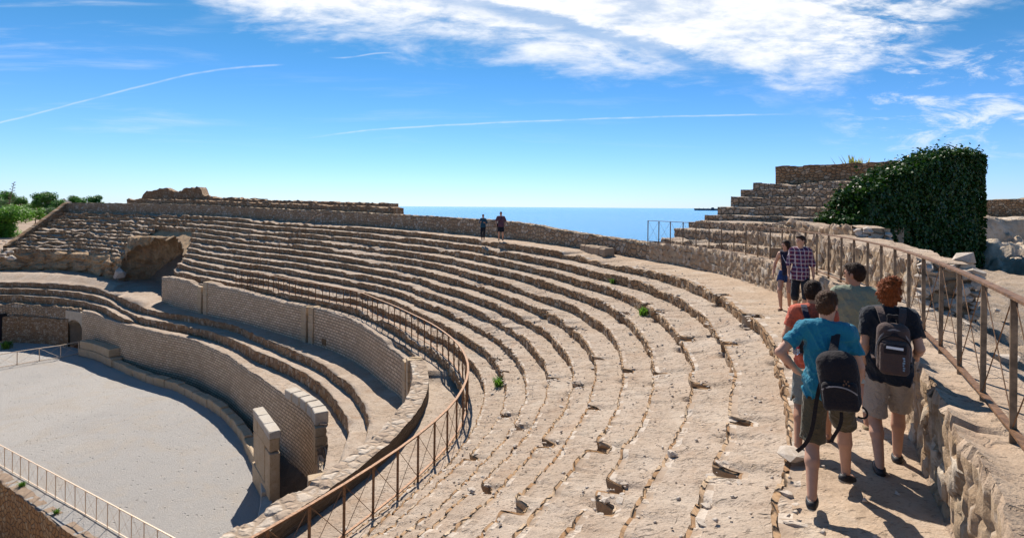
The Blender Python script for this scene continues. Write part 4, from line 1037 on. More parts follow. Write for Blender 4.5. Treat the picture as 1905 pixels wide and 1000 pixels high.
# ------------------------------------------------------------------ fallen vault and rubble face on the far left
def cliff():
    th = np.linspace(84.5, 131, 460); nz = 120
    q = np.linspace(0, 1, nz)
    zfl = pch([(84, -9.5), (89, -9.5), (94, -9.2), (100, -9.0), (113, -8.1), (131, -7.8)])(th)
    T, Q = np.meshgrid(th, q, indexing='ij'); ZF = zfl[:, None] + 0 * Q
    ztop = (zk(th, 3.0) - .1)[:, None]; Z = ZF + (ztop - ZF) * Q
    zl = Z_LIP(T); zr = Z_RAIL(T); k = np.clip((zl - Z) / (zl - zr) * 11, 0, 12.2)
    rs = R_LIP(T) + (R_RAIL(T) - .12 - R_LIP(T)) * k / 11 + 1.15     # just behind the seat rows
    rf = np.where(T < 93.4, R_RAIL(T) + .3, R_RAIL(T) - .2)
    below = sstep(Z, zr + .1, zr - .5); r = rs * (1 - below) + np.minimum(rs, rf) * below
    r = r * 1.0
    # the vault: an oval hollow
    tc = (AL0 + AL1) / 2 - .2; hw = 5.4; rr = 29.5; dx = (T - tc) * math.pi / 180 * rr; dz = (Z - (ZF + .2))
    ell = 1 - (dx / hw) ** 2 - (np.maximum(dz, 0) / (4.9 + .5 * fbm(T * .6, 1.0, 0, 33))) ** 2 + fbm(T * .9, Z * .8, 0, 34) * .16
    hwd = np.abs(T - tc) / ((AL1 - AL0) / 2 + .4) + fbm(T * .7, Z * .9, 0, 35) * .16; zone = sstep(hwd, 1.12, .98); face = 28.7 + (Z + 8.5) * .22 + fbm(T * .8, Z * .6, 0, 31) * .9 
    r = r * (1 - zone) + np.maximum(np.minimum(face, rs - .2), np.where(Z > -3.6, rs - .2, 0)) * zone
    con = 28.6 + 4.0 * np.sqrt(np.clip(ell, 0, 1)) ** .8
    inside = sstep(ell, 0.0, .06)
    r = np.maximum(r, con * inside + r * (1 - inside))
    # fallen boulders and broken mass to the left of the vault
    rough = .35 + .65 * (1 - inside) * sstep(T, 90, 97)
    s = r.mean(); u = T * math.pi / 180 * 30
    e, c = worley(u / 1.5, Z / 1.1, 21); e2, c2 = worley(u / .5, Z / .4, 22)
    rough = rough * (.25 + .75 * below)
    bul = sstep(e, 0, .6) * .7 * rough + sstep(e2, 0, .5) * .16 * rough
    r = r - bul * sstep(Q, 1.0, .7) - fbm(u * .35, Z * .6, 0, 25) * .5 * rough - fbm(u * 1.6, Z * 1.6, 0, 26) * .16 - fbm(u * 5, Z * 5, 0, 27) * .05
    r = r - inside * fbm(u * .4, Z * .5, 2, 28) * .35
    # rows above the hollow overhang a little
    X, Y = P2(T, r)
    keep = (T < 122.6 + 6.5 * np.clip(k, 0, 11) / 11) | (Z < zr - .2)
    o = grid('fallen_vault', np.stack([X, Y, Z], -1), [M['vault']], None, np.stack([u, Z], -1), None, (keep[:-1, :-1] & keep[1:, 1:]), True, flip=True)
    tag(o, 'hollow broken vault and rough concrete face on the far left', 'ruined vault')
cliff()

rfc = lambda t: R_WALL(t) + 3.2
pts = []
for u, v in ((236, 371), (262, 369), (266, 361), (270, 356), (285, 354), (300, 349), (309, 348), (318, 354), (330, 358), (338, 354), (346, 349), (356, 350), (368, 347), (373, 348), (376, 362), (385, 366), (400, 367), (480, 370)):
    t = th_of_u(u, rfc, 70); x, y = P2(t, float(rfc(t))); pts.append((t, -(v - PCY - ROLL * (u - PCX)) * y / 1000))
pts.sort(); ct = [p[0] for p in pts]; cz = [p[1] for p in pts]
ring_wall('ruined_crest', ct[0], ct[-1], rfc, 2.2, lambda t: np.interp(t, ct, cz), lambda t: np.full(np.shape(t), -1.0), [M['rubble_small']], 'jagged broken lump of masonry standing highest on the far rim', 'ruin', ncol=10, top_jit=.22, face_jit=.25)

# ------------------------------------------------------------------ upper seating remnant on the right
IV0 = np.array([11.3, 18.6]); IV1 = np.array([22.6, 26.2])
ULEFT = [(1232, 441, 24.0), (1256, 424, 24.7), (1284, 410, 25.3), (1311, 400, 26.0), (1335, 384.5, 26.6), (1360, 367, 27.3), (1378, 354, 28.0), (1401, 342, 28.7)]
def upper():
    root = thing('upper_seating', 'stepped remnant of pale upper seat rows rising right of the sea', 'seating', (9, 24, -1.6))
    zs = []; prev = -1.75
    for i, (u, v, d) in enumerate(ULEFT):
        z = -(v - PCY - ROLL * (u - PCX)) * d / 1000; P0 = np.array([(u - PCX) * d / 1000, d])
        s = (0.02, .06, .12, .2, .28, .36, .44, .52)[i]; Q0 = IV0 + (IV1 - IV0) * s
        if i < 3:   # the lowest rows bend with the rim
            tt = np.linspace(-8.6 - i * .2, (-17.5, -19.0, -17.0)[i], 24); arcp = np.stack(P2(tt, R_WALL(tt) + (1.35, 2.4, 3.4)[i]), 1)
            w = np.linspace(0, 1, 24)[:, None]; line = P0 + (arcp - arcp[0]) * 1.0; line[-1:] = line[-1:]
        else:
            w = np.linspace(0, 1, 24)[:, None]; mid = (P0 + Q0) / 2 + np.array([.5, .9]); line = (1 - w) ** 2 * P0 + 2 * w * (1 - w) * mid + w * w * Q0
        # resample
        seg = np.hypot(*np.diff(line, axis=0).T); s_ = np.concatenate([[0], np.cumsum(seg)]); n = int(s_[-1] / .07); ss = np.linspace(0, s_[-1], n)
        X = np.interp(ss, s_, line[:, 0]); Y = np.interp(ss, s_, line[:, 1]); tx = np.gradient(X); ty = np.gradient(Y); tl = np.hypot(tx, ty); bx, by = -ty / tl, tx / tl
        if bx.mean() < 0 and by.mean() < 0: bx, by = -bx, -by
        ci = np.floor(ss / .45); hh = _h(ci, ci * 0 + i, ci * 0, 71) - .5; h2 = _h(ci, ci * 0 + i, ci * 0, 72) - .5
        tj = hh * .06 + fbm(ss * .8, i, 0, 73) * .07 - sstep(fbm(ss * .5, i * 3.3, 0, 74), .3, .5) * .14
        cols = []; U = []
        zb = prev - .25
        nr = 8
        for j in range(nr + 1):
            q = j / nr; zz = zb + (z + tj - zb) * q; e, c = worley(ss / .3, zz / .22 + 0 * ss, 75)
            off = -(sstep(e, 0, .2) * .04 + (c - .5) * .06) - h2 * .06 - fbm(ss * 2.5, zz * 2.5, i, 76) * .05
            cols.append((off, zz)); U.append(np.stack([ss, zz + 10 + 0 * ss], -1))
        for q in (.03, .25, .5, .8, 1.2, 1.8):
            cols.append((q + h2 * -.06, z + tj * (1 - min(q, 1) * .5) + fbm(ss * 1.2, q * 2, i, 77) * .05)); U.append(np.stack([ss, 40 + q + 0 * ss], -1))
        A = np.stack([np.stack([X + bx * o_, Y + by * o_, zz + 0 * ss], -1) for o_, zz in cols], 1)
        grid('seat_row', A, [M['upstone'], M['tread']], root, np.stack(U, 1), [0] * (nr + 1) + [1] * 5, None, True, inv=True)
        # end face at the left
        for a in (A[0], A[-1]):
            mb = MB(); fv = [tuple(p) for p in a] + [tuple(a[-1] - np.array([0, 0, 1.2]))]; mb.add(fv, [tuple(range(len(fv)))]); mb.build('row_end', M['upstone'], root, inv=True)
        prev = z
    return prev
M['upstone'] = mat_rubble('pale seat blocks', [(0.46, .36, .26), (0.34, .245, .165), (0.57, .49, .39), (0.32, .21, .13)], 4.4, 5.0, joint=.08)
upper()
P0 = np.array([(1442 - PCX) * .0292, 29.2]); Q0 = IV0 + (IV1 - IV0) * .72
straight_wall('crowning_wall', P0, Q0, .6, 2.27, 1.0, [M['rubble_small']], 'level rubble wall crowning the upper seat rows on the right', nu=130, nv=8, jit=.04, top_jit=.06, seed=6)
ow = ring_wall('outer_wall', -27.2, -14.5, lambda t: R_WALL(t) + 1.25, lambda t: .75 + .8 * sstep(t, -26.5, -22), lambda t: -.84 - .16 * sstep(t, -21, -27) + .06 * np.sin(t * .9), lambda t: np.full(np.shape(t), -3.2), [M['stone_near'], M['walk']], 'broken pale stone wall seen through the railing, ending in a loose corner', 'wall', ncol=20, lo=.03, stones=(.26, .2), face_jit=.07, top_jit=.08, top_mat=1)
ol = ring_wall('outer_ledge_wall', -18.8, -13.5, lambda t: R_WALL(t) + 2.6, .9, lambda t: -.56 + .08 * np.sin(t * 2), lambda t: np.full(np.shape(t), -1.3), [M['stone_near'], M['walk']], 'upper course of pale blocks between the railing and the ivy', 'wall', ncol=10, lo=.03, stones=(.3, .22), face_jit=.07, top_jit=.08, top_mat=1)

def rough_end(x, y, z0, z1, w, an, n, seed, label):
    """tumbled face stones that end a broken wall"""
    rg = random.Random(seed); V = []; Fc = []
    for i in range(n):
        me = RKS[i % len(RKS)]; s = rg.uniform(.22, .42); o = rg.uniform(-.5, .5) * w; zz = z0 + (z1 - z0) * (i + .5) / n
        Mx = Matrix.Translation((x + math.cos(an) * o, y + math.sin(an) * o, zz)) @ Matrix.Rotation(rg.uniform(0, 6), 4, 'Z') @ Matrix.Rotation(rg.uniform(-.4, .4), 4, 'X') @ Matrix.Diagonal((s, s, s * 1.2, 1))
        me2 = me.copy(); me2.transform(Mx)
        o2 = bpy.data.objects.new('end_stone', me2); C.objects.link(o2); o2.parent = label
# rubble ground outside the railing, rock slope and the wall beyond
def outer_ground():
    th = np.linspace(-50, 4, 420); off = np.concatenate([np.linspace(.55, 8, 90), np.linspace(8.5, 30, 60)])
    T, F_ = np.meshgrid(th, off, indexing='ij'); X, Y = P2(T, R_WALL(T) + F_)
    drop = sstep(T, -19, -27)
    Z = -1.66 - drop * (sstep(F_, .9, 2.6) * .7 + sstep(F_, 2.6, 4.6) * 1.0 + .03 * F_) - (1 - drop) * (.25 * sstep(F_, .8, 1.6) + .15 * F_ * sstep(F_, 8, 10) * .8)
    e, c = worley(X / .45, Y / .45, 5); e2, c2 = worley(X / .2, Y / .2, 6)
    rub = sstep(F_, .6, 1.0)
    Z = Z + rub * (sstep(e, 0, .4) * (c ** 2) * .16 * drop + sstep(e2, 0, .4) * c2 ** 2 * .07) + fbm(X * .8, Y * .8, 0, 9) * .10 * rub + fbm(X * 4, Y * 4, 0, 10) * .03
    Z = np.where(T > -5, Z - sstep(T, -5, 3) * 4 - .1 * F_, Z)
    tag(grid('rubble_ground', np.stack([X, Y, Z], -1), [M['rubground']], None, None, None, None, True, flip=True), kind='structure')
M['rubground'] = mat_sand('rubble ground', (0.36, 0.27, 0.19), (0.44, 0.34, 0.25), (0.55, 0.47, 0.39), 0.04)
outer_ground()
def rock_slope():
    x = np.linspace(20, 40, 260); y = np.linspace(17, 40, 260); X, Y = np.meshgrid(x, y, indexing='ij')
    s = (Y - 24.0 + (X - 26) * .35) * .72
    t = fbm(X * .22, Y * .22, 0, 1) * 2.2 + s
    Z = -4.2 + 1.3 * sstep(t, -3.2, -2.3) + .9 * sstep(t, -.9, -.5) + 1.9 * sstep(t, .6, 2.6) + fbm(X * .35, Y * .5, 0, 2) * .55 + np.abs(fbm(X * 1.1, Y * 1.1, 0, 3)) * .5 + fbm(X * 4, Y * 4, 0, 4) * .07
    Z = Z - sstep(X, 23.2, 21) * 2.0
    e, c = worley(X / 1.9 + .3 * fbm(X * .5, Y * .5, 0, 11), Y / 1.2, 41); e2, c2 = worley(X / .7, Y / .5, 42)
    Z = Z + (c - .5) * .75 * sstep(e, 0, .10) + (c2 - .5) * .22 * sstep(e2, 0, .1) - sstep(e, .09, 0) * .18
    Z = np.minimum(Z, -.25 + fbm(X * .35, Y * .5, 0, 6) * .55)
    Z = np.where(Z > -1.2, Z - sstep(np.abs(fbm(X * .6, Y * 1.3, 0, 8)), .06, .0) * .4, Z)
    o = grid('rock_outcrop', np.stack([X, Y, Z], -1), [M['rock']], None, None, None, None, True)
    tag(o, 'pale layered rock outcrop at the right edge behind the ivy', 'rock')
rock_slope()
straight_wall('boundary_wall', (25.5, 31.5), (38, 33.0), .6, .62, -1.0, [M['rubble_small']], 'low reddish rubble wall on the skyline at the right edge', nu=120, nv=6, seed=9, topf=lambda q: .42 + .75 * q)

# ------------------------------------------------------------------ ivy
def leaf_cloud(name, pts, nrm, size, mat, parent=None, seed=1, spread=.8, five=False, droop=0.0):
    rg = np.random.default_rng(seed); n = len(pts)
    nn = nrm + rg.normal(0, spread, (n, 3)); nn /= np.linalg.norm(nn, axis=1)[:, None]
    a = np.cross(nn, rg.normal(0, 1, (n, 3)) + np.array([0, 0, droop])); a /= np.linalg.norm(a, axis=1)[:, None]; b = np.cross(nn, a)
    s = (size * rg.uniform(.6, 1.35, n))[:, None]
    if five: sh = [(-.5, .1), (-.2, -.45), (0, -.6), (.25, -.4), (.5, .1), (.22, .22), (0, .6), (-.22, .22)]
    else: sh = [(-.5, 0), (0, -.32), (.5, 0), (0, .32)]
    V = np.stack([pts + a * s * x + b * s * y + nn * s * (.12 if abs(x) > .3 else 0) for x, y in sh], 1)
    k = len(sh); Fc = np.arange(n * k).reshape(n, k)
    return mk(name, V.reshape(-1, 3), Fc, mat, parent)
def ivy():
    root = thing('ivy_wall', 'tall wall smothered in dark green ivy on the right', 'ivy', (IV0[0], IV0[1], -2.5))
    prof = [(1545, 424), (1562, 415), (1576, 402), (1582, 380), (1591, 362), (1612, 348), (1632, 337), (1655, 328), (1680, 320), (1690, 309), (1721, 297), (1745, 290), (1762, 287), (1780, 292), (1814, 290)]
    d = (IV1 - IV0) / np.linalg.norm(IV1 - IV0); L = np.linalg.norm(IV1 - IV0); nv = np.array([d[1], -d[0]])      # towards the viewer
    sx = []; sz = []
    for u, v in prof:
        k = (u - PCX) / FPX; s = (k * IV0[1] - IV0[0]) / ((IV1[0] - IV0[0]) - k * (IV1[1] - IV0[1])); yy = IV0[1] + (IV1[1] - IV0[1]) * s
        sx.append(s); sz.append(-(v - PCY - ROLL * (u - PCX)) * yy / 1000)
    bot = lambda s: -2.2 - 1.6 * s
    top = lambda s: np.interp(s, sx, sz)
    q = np.linspace(sx[0], 1.0, 90); P = []; U = []
    for o_, w in ((.0, 0), (.0, .25), (.0, .5), (.0, .75), (.0, 1), (-.6, 1), (-.6, .5), (-.6, 0)):
        zt = top(q) - .25; zz = bot(q) + (zt - bot(q)) * w
        P.append(np.stack([IV0[0] + d[0] * L * q + nv[0] * o_, IV0[1] + d[1] * L * q + nv[1] * o_, zz], -1)); U.append(np.stack([q * L, zz], -1))
    A = np.stack(P, 1); grid('stone_core', A, [M['rubble_small']], root, np.stack(U, 1), inv=True)
    me = MB(); e = A[-1]; me.add([tuple(p) for p in e], [tuple(range(len(e)))]); me.build('core_end', M['rubble_small'], root, inv=True)
    rg = np.random.default_rng(5)
    # face leaves
    n = 42000; s = rg.uniform(sx[0] + .012, .96, n); w = rg.uniform(0, 1, n) ** .85; tz = top(s)
    z = bot(s) + (tz - bot(s)) * w
    bul = (fbm(s * L * .7, z * .7, 0, 3) * .35 + fbm(s * L * 2.4, z * 2.4, 0, 4) * .16 + .35) * np.clip((tz - bot(s)) / 2, .3, 1)
    pts = np.stack([IV0[0] + d[0] * L * s + nv[0] * bul, IV0[1] + d[1] * L * s + nv[1] * bul, z], -1) + rg.normal(0, .05, (n, 3))
    nr = np.tile(np.array([nv[0], nv[1], .35]), (n, 1))
    # crown leaves over the top
    m = 20000; s2 = rg.uniform(sx[0] + .02, .965, m); o2 = rg.uniform(-.75, .45, m); t2 = top(s2) - .10 + fbm(s2 * L * 1.1, o2 * 1.2, 0, 6) * .34 - np.maximum(np.abs(o2 + .15) - .35, 0) ** 2 * 1.2 + rg.exponential(.085, m)
    p2 = np.stack([IV0[0] + d[0] * L * s2 + nv[0] * o2, IV0[1] + d[1] * L * s2 + nv[1] * o2, t2], -1); n2 = np.tile(np.array([nv[0] * .3, nv[1] * .3, 1.0]), (m, 1))
    # right end
    k = 5000; zz = rg.uniform(-3.8, float(top(1.0)), k); o3 = rg.uniform(-.8, .5, k); e3 = .945 + (.30 + fbm(o3 * 1.5, zz * .8, 0, 7) * .4 + rg.exponential(.05, k)) / L
    p3 = np.stack([IV0[0] + d[0] * L * e3 + nv[0] * o3, IV0[1] + d[1] * L * e3 + nv[1] * o3, zz], -1); n3 = np.tile(np.array([d[0], d[1], .2]), (k, 1))
    leaf_cloud('ivy_leaves', np.concatenate([pts, p2, p3]), np.concatenate([nr, n2, n3]),   .112, M['ivy'], root, 2, .6, True).data.transform(Matrix.Translation((-IV0[0], -IV0[1], 2.5)))
M['ivy'] = mat_leaf('ivy leaf', (0.008, 0.028, 0.006), (0.040, 0.10, 0.015), .10, .5)
ivy()

# ------------------------------------------------------------------ far land: trees, bush, agave, pavilion, ship
M['bark'] = mat_plain('bark', (0.16, 0.11, 0.075), .9, var=.35)
M['leafA'] = mat_leaf('tree leaf', (0.04, 0.11, 0.022), (0.08, 0.19, 0.035)); M['leafB'] = mat_leaf('light tree leaf', (0.07, 0.17, 0.02), (0.14, 0.28, 0.035)); M['leafC'] = mat_leaf('grey green leaf', (0.05, 0.10, 0.035), (0.09, 0.15, 0.06))
def tree_mesh(H, R, mat, seed, nleaf=3500, low=.25, lsz=.45, flat=.8):
    root = thing('tree', 'x', 'tree'); rg = np.random.default_rng(seed); rr = random.Random(seed)
    mb = MB(); mb.tube([(0, 0, -.3), (.05 * H * .3, 0, H * .3), (0, .1, H * .6), (0, 0, H * .85)], [H * .028, H * .022, H * .015, H * .006], 7)
    cl = []
    for i in range(16):
        a = rr.uniform(0, 6.28); f = rr.uniform(.15, .8); z = H * rr.uniform(low + .12, .92); rad_ = R * f * (1 - max(0, (z / H - .55)) * .9)
        c = (math.cos(a) * rad_, math.sin(a) * rad_, z); cl.append((c, R * rr.uniform(.28, .46)))
        mb.tube([(0, 0, H * rr.uniform(.25, .5)), (c[0] * .5, c[1] * .5, z * .8), c], [H * .010, H * .007, H * .003], 5)
    mb.build('trunk', M['bark'], root, True)
    pts = []; nr = []
    for c, r in cl:
        n = int(nleaf / len(cl)); v = rg.normal(0, 1, (n, 3)); v /= np.linalg.norm(v, axis=1)[:, None]
        q = r * rg.uniform(.5, 1.08, n)[:, None]; p = np.array(c) + v * q * np.array([1, 1, flat]); pts.append(p); nr.append(v + np.array([0, 0, .4]))
    leaf_cloud('crown', np.concatenate(pts), np.concatenate(nr), lsz, mat, root, seed + 1, .6)
    return root
protos = [tree_mesh(11, 4.6, M['leafA'], 1, 4200, .2, .55), tree_mesh(9, 4.2, M['leafB'], 2, 3600, .2, .5), tree_mesh(12.5, 5.0, M['leafA'], 3, 4800, .25, .6), tree_mesh(8, 3.8, M['leafC'], 4, 3200, .15, .45)]
# (u, distance, height of base, scale, kind, label)
TR = [(-20, 260, -9.0, 1.05, 0), (12, 300, -9.5, 1.02, 2), (38, 290, -9.3, .92, 0), (58, 330, -9.7, 1.1, 1), (76, 310, -9.5, 1.02, 2), (92, 300, -9.4, 1.12, 0), (104, 320, -9.6, 1.05, 1),
      (30, 210, -8.5, .72, 1), (48, 220, -8.5, .66, 3), (84, 215, -8.5, .62, 3), (97, 225, -8.6, .66, 3), (66, 205, -8.3, .60, 1), (137, 330, -9.8, .92, 2), (150, 360, -10, 1.0, 0), (163, 340, -10, .95, 1), (174, 350, -10, .98, 2), (2, 190, -8.2, .9, 3), (112, 260, -9.3, .8, 0)]
TL = ['dark bushy tree at the left edge of the far tree line', 'dense dark tree behind the agave stalk', 'rounded dark tree right of the agave stalk', 'pale green tree in the far tree line above the big bush', 'tall dark tree in the middle of the far tree line', 'large full dark tree left of the pavilion', 'pale green tree touching the pavilion',
      'small light tree low behind the big bush', 'small grey green tree right behind the big bush', 'small grey green tree over the pale road', 'rightmost small grey green tree over the pale road', 'low bright tree between the big bush and the road', 'tree top just right of the pavilion, above the rim wall', 'first of three tree tops over the rim wall right of the pavilion', 'middle of three tree tops over the rim wall right of the pavilion', 'last tree top over the rim wall right of the pavilion', 'low grey green tree at the left edge under the agave stalk', 'dark tree in front of the pavilion']
used = set()
for i, (u, d, zb, sc, k) in enumerate(TR):
    o = protos[k] if k not in used else copy_tree(protos[k]); used.add(k)
    o.location = ((u - PCX) * d / 1000, d, zb + .6); o.scale = (sc * 1.2, sc * 1.2, sc * 1.2); o.rotation_euler = (0, 0, i * 1.7); o['label'] = TL[i]; o['group'] = 'trees on the far left skyline'
bush = tree_mesh(7.2, 5.4, M['leafB'], 11, 17000, -.12, .34, .95); bush.name = 'bush'; tag(bush, 'big dense green bush beyond the end wall on the left edge', 'bush')
bush.location = (-95.5, 100, -7.0); bush.scale = (1.15, 1.0, .76)
def agave():
    d = 150; x = (13 - PCX) * .15; root = thing('agave_stalk', 'leaning dry agave flower stalk rising over the trees on the left', 'agave', (x, d, -4.5)); mb = MB()
    topp = (1.9, 0, 10.2); mb.tube([(-.2, 0, 0), (.8, 0, 5.2), topp], [.16, .12, .05], 7); mb.build('stalk', M['bark'], root); mb = MB(); rg = random.Random(2)
    for i in range(16):
        f = .42 + .56 * i / 15; p = Vector((-.2, 0, 0)).lerp(Vector(topp), f); s = 1 if i % 2 else -1; L = 1.3 * (1.15 - f)
        q = p + Vector((s * L + .15, rg.uniform(-.3, .3), .28)); mb.tube([p, q], .045, 5)
        mb.box(q + Vector((0, 0, .06)), (.42, .25, .16), rg.uniform(0, 3), bev=.05)
    mb.build('flower_branches', M['bark'], root)
agave()
def pavilion():
    d = 300; x = (119 - PCX) * .3; root = thing('pavilion', 'distant pavilion with dark hipped roof on the left skyline', 'pavilion', (x, d, -10))
    mb = MB(); mb.box((0, 0, 5.3), (3.6, 3.6, 10.6)); w = mb.build('wall', M['brickred'], root)
    for sx_ in (-1.0, 0, 1.0):
        mb = MB(); mb.box((sx_, -1.83, 9.6), (.55, .08, 1.1)); mb.build('window_shade', M['dark'], w)
    mb = MB(); mb.add([(-2.6, -2.6, 10.6), (2.6, -2.6, 10.6), (2.6, 2.6, 10.6), (-2.6, 2.6, 10.6), (-.6, -.6, 12.1), (.6, -.6, 12.1), (.6, .6, 12.1), (-.6, .6, 12.1), (0, 0, 13.0)],
                      [(3, 2, 1, 0), (0, 1, 5, 4), (1, 2, 6, 5), (2, 3, 7, 6), (3, 0, 4, 7), (4, 5, 8), (5, 6, 8), (6, 7, 8), (7, 4, 8)]); mb.build('roof', M['roof'], root)
M['brickred'] = mat_plain('reddish plaster', (0.30, .17, .12), .9); M['roof'] = mat_plain('dark roof', (0.08, .06, .07), .8)
pavilion()
def ship():
    d = 6000; root = thing('cargo_ship', 'long low dark ship on the sea horizon', 'ship', ((1314 - PCX) * 6, d, -24))
    L = 128; mb = MB()
    mb.add([(-L, -14, 0), (L * .97, -14, 0), (L * .97, 14, 0), (-L, 14, 0), (-L - 6, -16, 21), (L, -16, 20), (L, 16, 20), (-L - 6, 16, 21)], [(3, 2, 1, 0), (0, 1, 5, 4), (1, 2, 6, 5), (2, 3, 7, 6), (3, 0, 4, 7), (4, 5, 6, 7)]); mb.build('hull', M['hull'], root)
    mb = MB(); mb.box((L * .55, 0, 25), (26, 24, 10)); mb.box((L * .55, 0, 32), (16, 20, 4)); mb.build('deckhouse', M['hull'], root)
    for x in (-80, -30, 20): mb = MB(); mb.tube([(x, 0, 20), (x, 0, 32)], 1.4, 6); mb.build('mast', M['hull'], root)
M['hull'] = mat_plain('dark blue hull', (0.02, .06, .10), .7)
ship()

# ------------------------------------------------------------------ loose stones, weeds
def hull_rock(seed, sx=1.0, sy=.8, sz=.5, n=16):
    import bmesh
    rg = random.Random(seed); bm = bmesh.new()
    for i in range(n):
        v = Vector((rg.gauss(0, 1), rg.gauss(0, 1), rg.gauss(0, 1))).normalized() * rg.uniform(.8, 1.0)
        bm.verts.new((v.x * sx * .5, v.y * sy * .5, v.z * sz * .5))
    bmesh.ops.convex_hull(bm, input=bm.verts[:]); me = bpy.data.meshes.new('loose_stone'); bm.to_mesh(me); bm.free(); return me
RK = [hull_rock(s, 1, .75 + .05 * (s % 4), .38 + .06 * (s % 5), 12 + s % 6) for s in range(9)]
for me in RK: me.materials.append(M['pale'])
def stone(x, y, z, s, rg, label, group, me=None):
    o = bpy.data.objects.new('loose_stone', me or rg.choice(RK)); C.objects.link(o); o.location = (x, y, z + s * .08); o.scale = (s, s, s)
    o.rotation_euler = (rg.uniform(-.25, .25), rg.uniform(-.25, .25), rg.uniform(0, 6.28)); return tag(o, label, 'stone', group)
def rowz(t, k, r):
    w = float(sstep(t, -17, -27)); return None
rg = random.Random(12)
RKS = RK
for t_, o_, w_, z0_, z1_, n_, par in ((-27.25, 1.62, .85, -2.6, -.98, 60, ow), (-18.85, 3.0, .9, -1.5, -.55, 26, ol)):
    x, y = P2(t_, float(R_WALL(t_)) + o_); rough_end(x, y, z0_, z1_, w_, rad(t_), n_, int(-t_), par)
def seat_height(t, r):
    """height of the seat bank's surface (weathered near the viewer)"""
    ks = np.arange(0, 12); rs = rk(t, ks)
    k = int(np.searchsorted(-rs, -r)); k = min(max(k, 0), 11); ro = float(R_LIP(t) + W_WALK(t)) if k == 0 else float(rk(t, k - 1)) + .2
    q = min(max((ro - r) / max(ro - float(rk(t, k)), .1), 0), 1); z = float(zk(t, k)); w = float(sstep(t, -17, -27))
    return z + w * ((1 - q) ** 2 * (.16 if k else 0) - q ** 3 * .05) + (1 - q) * .03
for i in range(45):
    k = rg.choice(range(0, 12)); t = -38 + 32 * rg.random() ** 1.3; r = float(rk(t, k)) + rg.gauss(.02, .10); x, y = P2(t, r)
    if y < 3.2: continue
    stone(x, y, seat_height(t, r + .1), rg.uniform(.07, .20), rg, 'pale angular stone lying along the edges of the worn seat rows', 'pale stones scattered on the seat rows')
def gz(x, y):
    hit = None; return hit
for i in range(100):
    t = rg.uniform(-42, -20); off = rg.uniform(.8, 5.0); r = float(R_WALL(t)) + off; x, y = P2(t, r)
    if 1.9 < off < 3.7 and t > -28: continue
    z = -1.66 - (float(sstep(off, .9, 2.6)) * .7 + float(sstep(off, 2.6, 4.6)) * 1.0 + .03 * off) * float(sstep(t, -19, -27))
    stone(x, y, z + .03, rg.uniform(.10, .34), rg, 'pale rubble stone on the ground outside the near railing', 'rubble stones behind the near railing')
for (u, v, z, s, lb, d_) in ((1795, 478, -.72, .42, 'big pale stone perched on the loose corner of the outer wall', 9.9),):
    x, y = (u - PCX) * d_ / 1000, d_; o = stone(x, y, -(v + 6 - PCY - ROLL * (u - PCX)) * d_ / 1000, s * 1.2, rg, lb, None)
for (u, v, z, s, lb) in ((1478, 846, -2.38, .36, 'flat pale slab sitting on the walkway edge left of the striding man'), (243, 505, -8.0, 1.8, 'pale boulder fallen at the left side of the broken vault'), (222, 512, -8.0, 1.3, 'brown boulder fallen beside the pale one at the broken vault')):
    x, y = unproject(u, v + (8 if s > 1 else 0), z); o = stone(x, y, z, s, rg, lb, None, RK[3]); 
    o.scale = (s, s, s * 2.2) if s > 1 else (s * 1.25, s, s * .55); o.location.z += .5 if s > 1 else -.01; o.rotation_euler = (.03, .04, .5)
for i in range(26):
    x, y = unproject(rg.uniform(-15, 24), rg.uniform(452, 492), -6.0)
    stone(x, y, -5.9 + rg.uniform(-.1, .35), rg.uniform(.4, 1.1), rg, 'pale tumbled stone beyond the low end of the sloping end wall', 'tumbled stones at the far left edge')
# stone bench against the far wall
t = 1.2 - 5.2; x, y = P2(-4.6, float(R_WALL(-4.6)) - .55); a_ = rad(-4.6 + 90 + 22)
mb = MB(); rg2 = random.Random(8)
for i in range(5): mb.box((-1.1 + i * .55, 0, .2), (.54, .6, .42 + rg2.uniform(-.03, .03)), 0, bev=.05, jit=.02, rng=rg2)
o = mb.build('stone_bench', M['upstone']); o.location = (x, y, -2.36); o.rotation_euler = (0, 0, a_); tag(o, 'low stone bench standing against the parapet on the walkway', 'bench')
